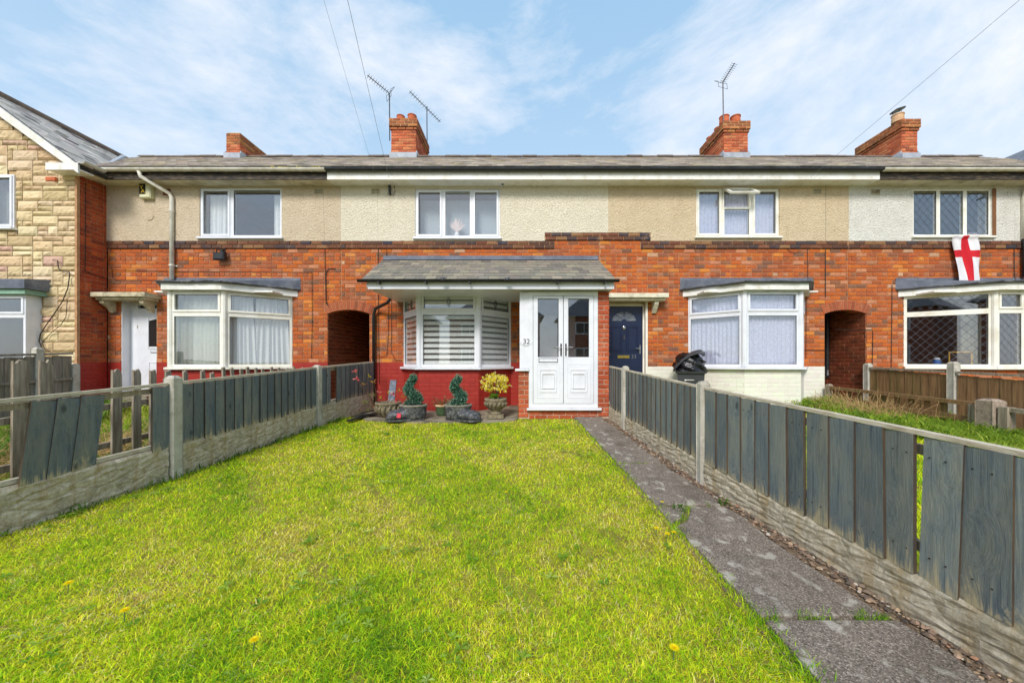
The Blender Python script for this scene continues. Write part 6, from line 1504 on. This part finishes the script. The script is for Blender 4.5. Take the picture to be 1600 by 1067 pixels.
m.tube([bf(x, y, z) for x, y, z in [lv[i * (k_ + 1)] for i in range(n_ + 1)]], .022, 6); m.tube([bf(x, y, z) for x, y, z in lv[n_ * (k_ + 1):]], .022, 6)
m.build('lid', M['bin_plastic'], t, smooth=True)
m = MB(); m.tube([bf(-.25, .36, ztop - .03), bf(.25, .36, ztop - .03)], .018, 8); m.build('handle', M['black_plastic'], t)
for s in (-1, 1):
    m = MB(); m.tube([bf(s * .2, .22, .1), bf(s * .26, .22, .1)], .1, 14); m.build('wheel', M['black_plastic'], t)
t = thing('rubbish_bag', 'shiny black rubbish bag bulging out of the open wheelie bin', 'bag', (bxc, YBn, ztop - .1)); m = MB(); n, k = 14, 24
for i in range(n + 1):
    f = i / n; a = math.pi * (f * .62 + .0)
    for q in range(k):
        b = 2 * math.pi * q / k; rr = (1 + .10 * math.sin(b * 5 + i) + .08 * math.sin(b * 9 + i * 2) + random.uniform(-.03, .03)); z = .36 * math.sin(a * .8) if f > 0 else 0
        sh = math.sqrt(max(.05, 1 - .8 * f ** 2.4)); rx, ry = .30 * sh * rr, .285 * sh * rr
        yy = ry * math.sin(b) + .03; zz = ztop - .02 + f * .40 + random.uniform(-.012, .012)
        m.v.append(tuple(bf(rx * math.cos(b) - .02 - .02 * f, yy, zz)))
for i in range(n):
    for q in range(k): m.f.append((i * k + q, i * k + (q + 1) % k, (i + 1) * k + (q + 1) % k, (i + 1) * k + q)); m.c.append(None)
m.f.append(tuple(range(n * k, (n + 1) * k))); m.c.append(None); m.build('sack', M['bag'], t, smooth=True)

# ------------------------------------------------------------------ overhead wires and their poles
def telegraph(x, y, z, label):
    t = thing('telegraph_pole', label, 'pole', (x, y, -.5)); m = MB(); m.tube([(x, y, -.6), (x, y, z + .3)], [.14, .09], 12); m.build('shaft', M['wood_pole'], t, smooth=True); m = MB(); m.box(x - .4, x + .4, y - .05, y + .05, z - .05, z + .05); m.build('crossarm', M['wood_pole'], t)
PB1 = Vector((-.3, -5, 8.0)); PB2 = Vector((7.2, -5, 8.3))
telegraph(-.3, -5, 8.0, 'wooden telegraph pole on the street behind the viewer carrying the two left wires'); telegraph(7.2, -5, 8.3, 'wooden telegraph pole on the street behind the viewer carrying the right wire')
def wire(a, b, r, label, sag=.12):
    m = MB(); n = 24; m.tube([a.lerp(b, i / n) - Vector((0, 0, sag * math.sin(math.pi * i / n))) for i in range(n + 1)], r, 5); tag(m.build('overhead_wire', M['wire']), label, 'wire', 'overhead wires to the terrace')
wire(Vector((wx(612), 7.95, wz(293))), PB1, .0032, 'overhead wire running up left of the chimney from the bracket under the eaves'); wire(Vector((wx(592), 7.95, wz(293))), PB1 + Vector((-.35, 0, -.02)), .0018, 'thinner overhead wire left of the bracket wire')
wire(Vector((wx(1247), 7.95, wz(293))), PB2, .0028, 'overhead wire crossing the sky above the right-hand roofs')

# ------------------------------------------------------------------ grass
def grass(name, N, xr, yr, hmin, hmax, wbase, pal, weights, powr=1.6, mask=None, lean=.7, seed=1, zlift=0.0, patch=None):
    rs = np.random.RandomState(seed)
    M_ = int(N * 2.2); u = rs.rand(M_); y0, y1 = yr; e = 1 - powr
    y = (y0 ** e + u * (y1 ** e - y0 ** e)) ** (1 / e); x = xr[0] + rs.rand(M_) * (xr[1] - xr[0])
    ok = np.ones(M_, bool) if mask is None else mask(x, y)
    x, y = x[ok][:N], y[ok][:N]; n = len(x)
    z = np.where(y >= 7.6, 0.0, -.055 * (7.6 - y)) - .018 + zlift
    # patches: low-frequency waves choose palette entry and height
    pf = (np.sin(x * 2.3 + 1.3 * np.sin(y * 1.7)) + np.sin(y * 3.1 + 1.1 * np.sin(x * 2.9 + 2)) + .8 * np.sin(x * 7.1 + y * 5.3) + .6 * np.sin(x * 13.7 - y * 11.1 + 2 * np.sin(x * 5))) / 3.4
    pf = pf * 1.15 + .35 * np.sin(x * 31 + 3 * np.sin(y * 9)) * np.sin(y * 27 + 2 * np.sin(x * 13)); pf = pf + rs.randn(n) * .28
    h = (hmin + (hmax - hmin) * rs.rand(n) ** 1.4) * (1 - .25 * np.clip(pf, -1, 1)); wd = wbase * (.6 + .8 * rs.rand(n)) * np.clip(y / 3.0, .85, 2.4)
    az = rs.rand(n) * 6.2832; ln = lean * (.3 + rs.rand(n)); 
    dx, dy = np.cos(az), np.sin(az); fz = rs.rand(n) * 6.2832; sx, sy = np.cos(fz) * wd / 2, np.sin(fz) * wd / 2
    V = np.zeros((n, 5, 3)); 
    V[:, 0] = np.stack([x - sx, y - sy, z], 1); V[:, 1] = np.stack([x + sx, y + sy, z], 1)
    mxx, myy, mz = x + dx * ln * h * .35, y + dy * ln * h * .35, z + h * .62
    V[:, 2] = np.stack([mxx + sx * .8, myy + sy * .8, mz], 1); V[:, 3] = np.stack([mxx - sx * .8, myy - sy * .8, mz], 1)
    V[:, 4] = np.stack([x + dx * ln * h, y + dy * ln * h, z + h * (1 - .35 * np.minimum(ln, 1.4))], 1)
    me = bpy.data.meshes.new(name); me.vertices.add(n * 5); me.vertices.foreach_set('co', V.ravel())
    base = np.arange(n)[:, None] * 5; idx = np.concatenate([base + [0, 1, 2, 3], base + [3, 2, 4]], 1).ravel()
    me.loops.add(n * 7); me.loops.foreach_set('vertex_index', idx.astype(np.int32)); me.polygons.add(n * 2)
    ls = np.stack([np.arange(n) * 7, np.arange(n) * 7 + 4], 1).ravel(); me.polygons.foreach_set('loop_start', ls.astype(np.int32)); me.polygons.foreach_set('loop_total', np.tile([4, 3], n).astype(np.int32)); me.update(calc_edges=True)
    P_ = np.array([lin(*c)[:3] for c in pal]); W = np.array(weights, float); 
    # the patch value shifts the draw between greener and strawier blades
    cum = np.cumsum(W / W.sum()); r = np.clip(rs.rand(n) * .56 + (pf + 1) * .22, 0, .9999); ci = np.searchsorted(cum, r)
    c = P_[ci] * np.where(rs.rand(n, 1) < .07, .6, 1.0) * (1.08 + rs.uniform(-.3, .3, (n, 1))); col = np.concatenate([c, np.ones((n, 1))], 1)
    at = me.attributes.new('col', 'FLOAT_COLOR', 'FACE'); at.data.foreach_set('color', np.repeat(col, 2, axis=0).astype(np.float32).ravel())
    me.materials.append(M['leaf']); o = bpy.data.objects.new(name, me); link(o); o['kind'] = 'stuff'; return o
def lx(y): return np.interp(y, [LPT[0][1], LPT[1][1], LPT[2][1], LPT[3][1]], [p[0] for p in LPT])
def plx(y): return np.where(y > 3.2, 1.0 + (6.52 - y) * .05, 1.166 + (3.2 - y) * .045)
def far(x): return np.interp(x, [-3.4, -3.0, -2.75, -2.1, -1.2, -.45, -.1, -.05, 1.1], [7.0, 6.65, 6.42, 6.29, 6.28, 6.30, 6.42, 6.56, 6.58])
GP = [(88, 142, 36), (132, 182, 34), (174, 212, 34), (210, 232, 38), (240, 238, 52), (248, 234, 96), (252, 240, 176), (232, 196, 134)]
def mlawn(x, y):
    e = .02 * np.sin(y * 23) + .015 * np.sin(y * 61); 
    bare = (np.sin(x * 4.7 + 2 * np.sin(y * 3.9)) + np.sin(y * 6.1 + 1.7 * np.sin(x * 5.3 + 1)) + np.sin(x * 17 + y * 13)) > 2.05
    keep = ~bare | (((x * 7919.3 + y * 104729.7) % 1.0) < .35)
    return keep & (x > lx(y) + .04) & (x < plx(y) + e + .01) & (y < far(x) + .015 * np.sin(x * 31))
grass('lawn_grass', 270000, (-4.3, 1.5), (.9, 7.0), .012, .042, .0044, GP, [2.2, 3.2, 3.4, 3.4, 3.2, 2.6, 2.4, 1.6], 1.45, mlawn, 1.55, 3)
def medge(x, y): return (np.abs(x - plx(y)) < .035) & (y < 6.5)
def mclump(x, y):
    g = np.sin(x * 9.3 + 2.1 * np.sin(y * 7.7)) + np.sin(y * 11.9 + 1.9 * np.sin(x * 8.1 + 2)) + .8 * np.sin(x * 3.1 - y * 2.3)
    return mlawn(x, y) & (g > 1.55)
grass('grass_tufts', 16000, (-4.3, 1.5), (1.1, 6.9), .025, .06, .0045, [(96, 140, 40), (116, 160, 42), (140, 178, 48), (176, 200, 70)], [2, 3, 2, 1], 1.45, mclump, 1.2, 21)
def mstraw(x, y):
    g = np.sin(x * 5.3 + 2.4 * np.sin(y * 4.1 + 1)) + np.sin(y * 7.3 + 2.2 * np.sin(x * 6.7)) + .7 * np.sin(x * 19 + y * 15)
    return mlawn(x, y) & (g > 1.0)
grass('dry_thatch', 26000, (-4.3, 1.5), (1.0, 6.9), .014, .034, .004, [(236, 220, 150), (244, 232, 170), (216, 186, 120), (190, 150, 96), (226, 214, 110)], [3, 2, 2, 1, 2], 1.45, mstraw, 2.2, 22)
grass('edge_grass', 9000, (.9, 1.5), (1.0, 6.5), .02, .075, .0045, GP[:5], [1, 2, 3, 2, 1], 1.4, medge, .9, 5)
def mfl(x, y): return ((x > lx(y) + .02) & (x < lx(y) + .09 + .04 * np.sin(y * 9)) & (y < 6.6))
grass('edge_grass', 7000, (-4.3, -2.9), (1.8, 6.8), .03, .11, .006, [(84, 120, 36), (110, 142, 40), (70, 104, 36)], [1, 1, 1], 1.2, mfl, .8, 6)
def mcr(x, y): return ((np.abs(y - 1.82) < .035) & (np.sin(x * 22) > -.3)) | ((np.abs(y - (2.72 + (x - 1.17) * 1.2)) < .05) & (x < 1.5)) | ((np.abs(y - 3.06) < .03) & (x < 1.62) & (np.sin(x * 15 + 1) > -.2)) | ((np.abs(y - 4.12) < .02) & (x < 1.5))
grass('crack_grass', 6000, (1.12, 1.9), (1.6, 4.3), .02, .075, .004, GP[:4], [2, 3, 2, 1], 1.05, mcr, .9, 8, zlift=.008)
def mleft(x, y): return (x < lx(y) - .12) & (x > -9.1) & (y < 7.9)
grass('neighbour_grass', 60000, (-9.1, -3.3), (2.0, 7.9), .05, .17, .006, [(118, 150, 50), (140, 172, 54), (170, 190, 62), (190, 190, 90), (200, 176, 116)], [2, 3, 3, 2, 1.5], 1.1, mleft, .9, 9)
fxv = lambda y: np.interp(y, [RPT[4][1], RPT[3][1], RPT[2][1], RPT[1][1], RPT[0][1]], [RPT[4][0], RPT[3][0], RPT[2][0], RPT[1][0], RPT[0][0]])
def mright(x, y): return (x > fxv(y) + .55) & (x < 6.7) & (y < 7.2)
grass('neighbour_grass', 90000, (1.7, 6.75), (1.0, 7.2), .03, .09, .006, GP, [2, 3, 3, 3, 3, 2, 1, .5], 1.1, mright, .9, 10)
def mrank(x, y): return (x > 5.6 + .2 * np.sin(y * 4)) & (x < 7.0) & (y < 7.85)
grass('rank_weeds', 26000, (5.4, 7.0), (3.6, 7.85), .10, .34, .010, [(114, 148, 50), (142, 172, 56), (174, 194, 64), (200, 204, 84), (222, 204, 142)], [3, 3, 2, 1.4, 1], 1.05, mrank, 1.0, 12)
def mrl(x, y): return (x < -4.45) & (x > -9.0) & (np.sin(x * 3 + y * 2) > .1)
grass('rank_weeds', 16000, (-9.0, -4.4), (3.0, 7.8), .12, .32, .011, [(98, 136, 48), (120, 156, 54), (150, 162, 76), (200, 178, 120), (170, 140, 92)], [3, 3, 2, 2, 1.5], 1.05, mrl, 1.1, 13)

# broad-leaved weeds in the lawn (rosettes) and dandelions
m = MB(); cnt = 0
for i in range(900):
    y = 1.35 + 5.0 * random.random() ** 1.5; x = random.uniform(-3.9, 1.2)
    if not mlawn(np.array([x]), np.array([y]))[0]: continue
    if math.sin(x * 2.1 + y * 1.3) + math.sin(y * 3.3 - x) + random.gauss(0, .6) < .3: continue
    cnt += 1; r = random.uniform(.018, .055); n_ = random.randint(3, 7); z = gz(y) + random.uniform(.004, .016); base = random.choice([(134, 170, 56), (120, 160, 48), (160, 190, 76), (180, 200, 104)])
    for q in range(n_):
        a = q * 6.283 / n_ + random.uniform(-.8, .8); d = Vector((math.cos(a), math.sin(a), random.uniform(.15, .5))).normalized(); leafquad(m, Vector((x, y, z)), d, Vector((0, 0, 1)), r * random.uniform(.7, 1.2), r * .36, jc(base, .12), .5)
for (px, py, s_) in ((150, 770, .10), (120, 800, .05), (620, 670, .04), (300, 690, .06), (225, 742, .07), (1060, 800, .05), (1130, 790, .05)):
    y = 560 * 1.418 / (py - 564) / (1 + .055 * 560 / (py - 564)); x = PX(px, y)
    for q in range(26): leafquad(m, Vector((x + random.uniform(-.04, .04), y + random.uniform(-.03, .03), gz(y) + random.uniform(0, s_))), rdir(.1), rdir(), s_ * .7, s_ * .3, jc((86, 128, 44), .2))
m.build('lawn_weeds', M['leaf'], kind='stuff', fixn=False)
def gpt(px, py):
    k = 560 / (py - 564); y = k * 1.418 / (1 + .055 * k); return Vector((PX(px, y), y, gz(y)))
def dandelion(p, r, label, hgt=.05):
    t = thing('dandelion', label, 'flower', p, 'dandelions in flower'); m = MB(); m.tube([p, p + Vector((.004, 0, hgt))], .0025, 5); m.build('stem', M['green_glaze'], t)
    c = p + Vector((.004, 0, hgt)); m = MB()
    for ring, (n_, l, el) in enumerate(((18, 1.0, .15), (16, .85, .45), (12, .6, .9), (8, .4, 1.3))):
        for q in range(n_):
            a = q * 6.283 / n_ + ring * .2; d = Vector((math.cos(a) * math.cos(el), math.sin(a) * math.cos(el), math.sin(el))); leafquad(m, c, d, Vector((0, 0, 1)), r * l, r * .3, jc((255, 238, 36), .03), .2)
    m.build('flower_head', M['leaf'], t, fixn=False)
for (px, py, r, lb) in ((396, 1012, .018, 'yellow dandelion near the bottom of the lawn, largest on the left half'), (1052, 1025, .018, 'yellow dandelion low on the lawn near the path slab'), (194, 964, .018, 'yellow dandelion in the lower left of the lawn, lower of the two close ones'), (106, 920, .018, 'yellow dandelion nearest the left fence on the lawn'),
                      (1025, 831, .016, 'dandelion at the lawn edge beside the broken slab, leftmost of three'), (1042, 840, .016, 'dandelion at the lawn edge beside the broken slab, lowest of three'), (1052, 837, .014, 'dandelion at the lawn edge beside the broken slab, rightmost of three'), (1034, 788, .012, 'tiny dandelion at the slab joint by the lawn edge'), (790, 772, .012, 'tiny dandelion alone in the middle of the lawn')):
    p = gpt(px, py + 6); dandelion(p, r * 1.45, lb, .055)
for (x, y, z, lb) in ((-7.1, 5.6, .0, 'yellow dandelion behind the gap in the left fence'), (-4.9, 4.2, .05, 'yellow dandelion beside the pickets left of the concrete post'), (4.25, 5.0, .02, 'yellow dandelion behind the right fence, nearest the rail cap'), (5.2, 5.0, .05, 'yellow dandelion in the weedy patch left of the stubby post')): dandelion(Vector((x, y, gz(y) + z)), .03, lb, .16)
m = MB()
for i in range(700):
    x, y = random.gauss(-5.3, .5), random.gauss(4.3, .5); p = Vector((x, y, gz(y) + .02)); d = rdir(.0); d.z *= .6; m.tube([p, p + d * .15 + Vector((0, 0, .06)), p + d * random.uniform(.25, .5) + Vector((0, 0, random.uniform(-.02, .1)))], .003, 3, caps=False)
for i in range(300):
    x, y = random.gauss(6.2, .2), random.gauss(6.6, .4); p = Vector((x, y, gz(y) + .05)); d = rdir(.1); m.tube([p, p + d * .2 + Vector((0, 0, .1)), p + d * random.uniform(.25, .45) + Vector((0, 0, random.uniform(-.02, .1)))], .003, 3, caps=False)
m.build('dry_stalks', M['leaf_straw'], kind='stuff', fixn=False)

# ------------------------------------------------------------------ the far side of the street, seen only in the window glass
for k in range(3):
    x = -13 + 10.5 * k; h = thing('house', ['brick house across the street, reflected left', 'brick house across the street, reflected in the middle', 'brick house across the street, reflected right'][k], 'house', (x, -19, -.4))
    m = MB(); m.box(x - 4.2, x + 4.2, -24, -19, -.5, 5); m.build('wall', M['far_brick'] if 'far_brick' in M else simple('far_brick', lin(150, 84, 62), lin(128, 70, 54), 3, .9, .2), h)
    m = MB(); m.add([(x - 4.6, -18.6, 5), (x + 4.6, -18.6, 5), (x + 4.6, -24.4, 5), (x - 4.6, -24.4, 5), (x - 2, -21.5, 7.3), (x + 2, -21.5, 7.3)], [(0, 1, 2, 3), (0, 1, 5, 4), (1, 2, 5), (2, 3, 4, 5), (3, 0, 4)]); m.build('roof', M['slate_piece'], h)
    for (a, z0, z1) in ((-2.3, .9, 2.2), (2.3, .9, 2.2), (-2.3, 3.4, 4.5), (2.3, 3.4, 4.5)):
        m = MB(); m.box(x + a - .8, x + a + .8, -19.03, -18.96, z0, z1); w = m.build('window', M['upvc'], h); m = MB(); m.box(x + a - .7, x + a - .03, -18.96, -18.95, z0 + .1, z1 - .1); m.box(x + a + .03, x + a + .7, -18.96, -18.95, z0 + .1, z1 - .1); m.build('pane', M['black_plastic'], w)
t = thing('parked_car', 'white car parked across the street, seen only as a reflection', 'car', (-1.5, -6, -.48)); 
prof = [(-2.0, .3), (-2.05, .65), (-1.9, .85), (-1.1, .95), (-.5, 1.4), (.9, 1.43), (1.6, 1.0), (2.0, .9), (2.05, .4), (1.95, .28)]
m = MB(); m.prism([Vector((-1.5 + a, -6.8, -.48 + b)) for a, b in prof], (0, 1.6, 0)); m.build('body', M['car_paint'], t)
m = MB(); m.prism([Vector((-1.5 + a, -5.195, -.48 + b)) for a, b in ((-.9, .97), (-.42, 1.33), (.85, 1.35), (1.3, 1.0))], (0, .01, 0)); m.build('side_window', M['black_plastic'], t)
for a in (-1.25, 1.25):
    m = MB(); m.tube([(-1.5 + a, -5.4, -.17), (-1.5 + a, -5.17, -.17)], .31, 18); m.build('wheel', M['black_plastic'], t)
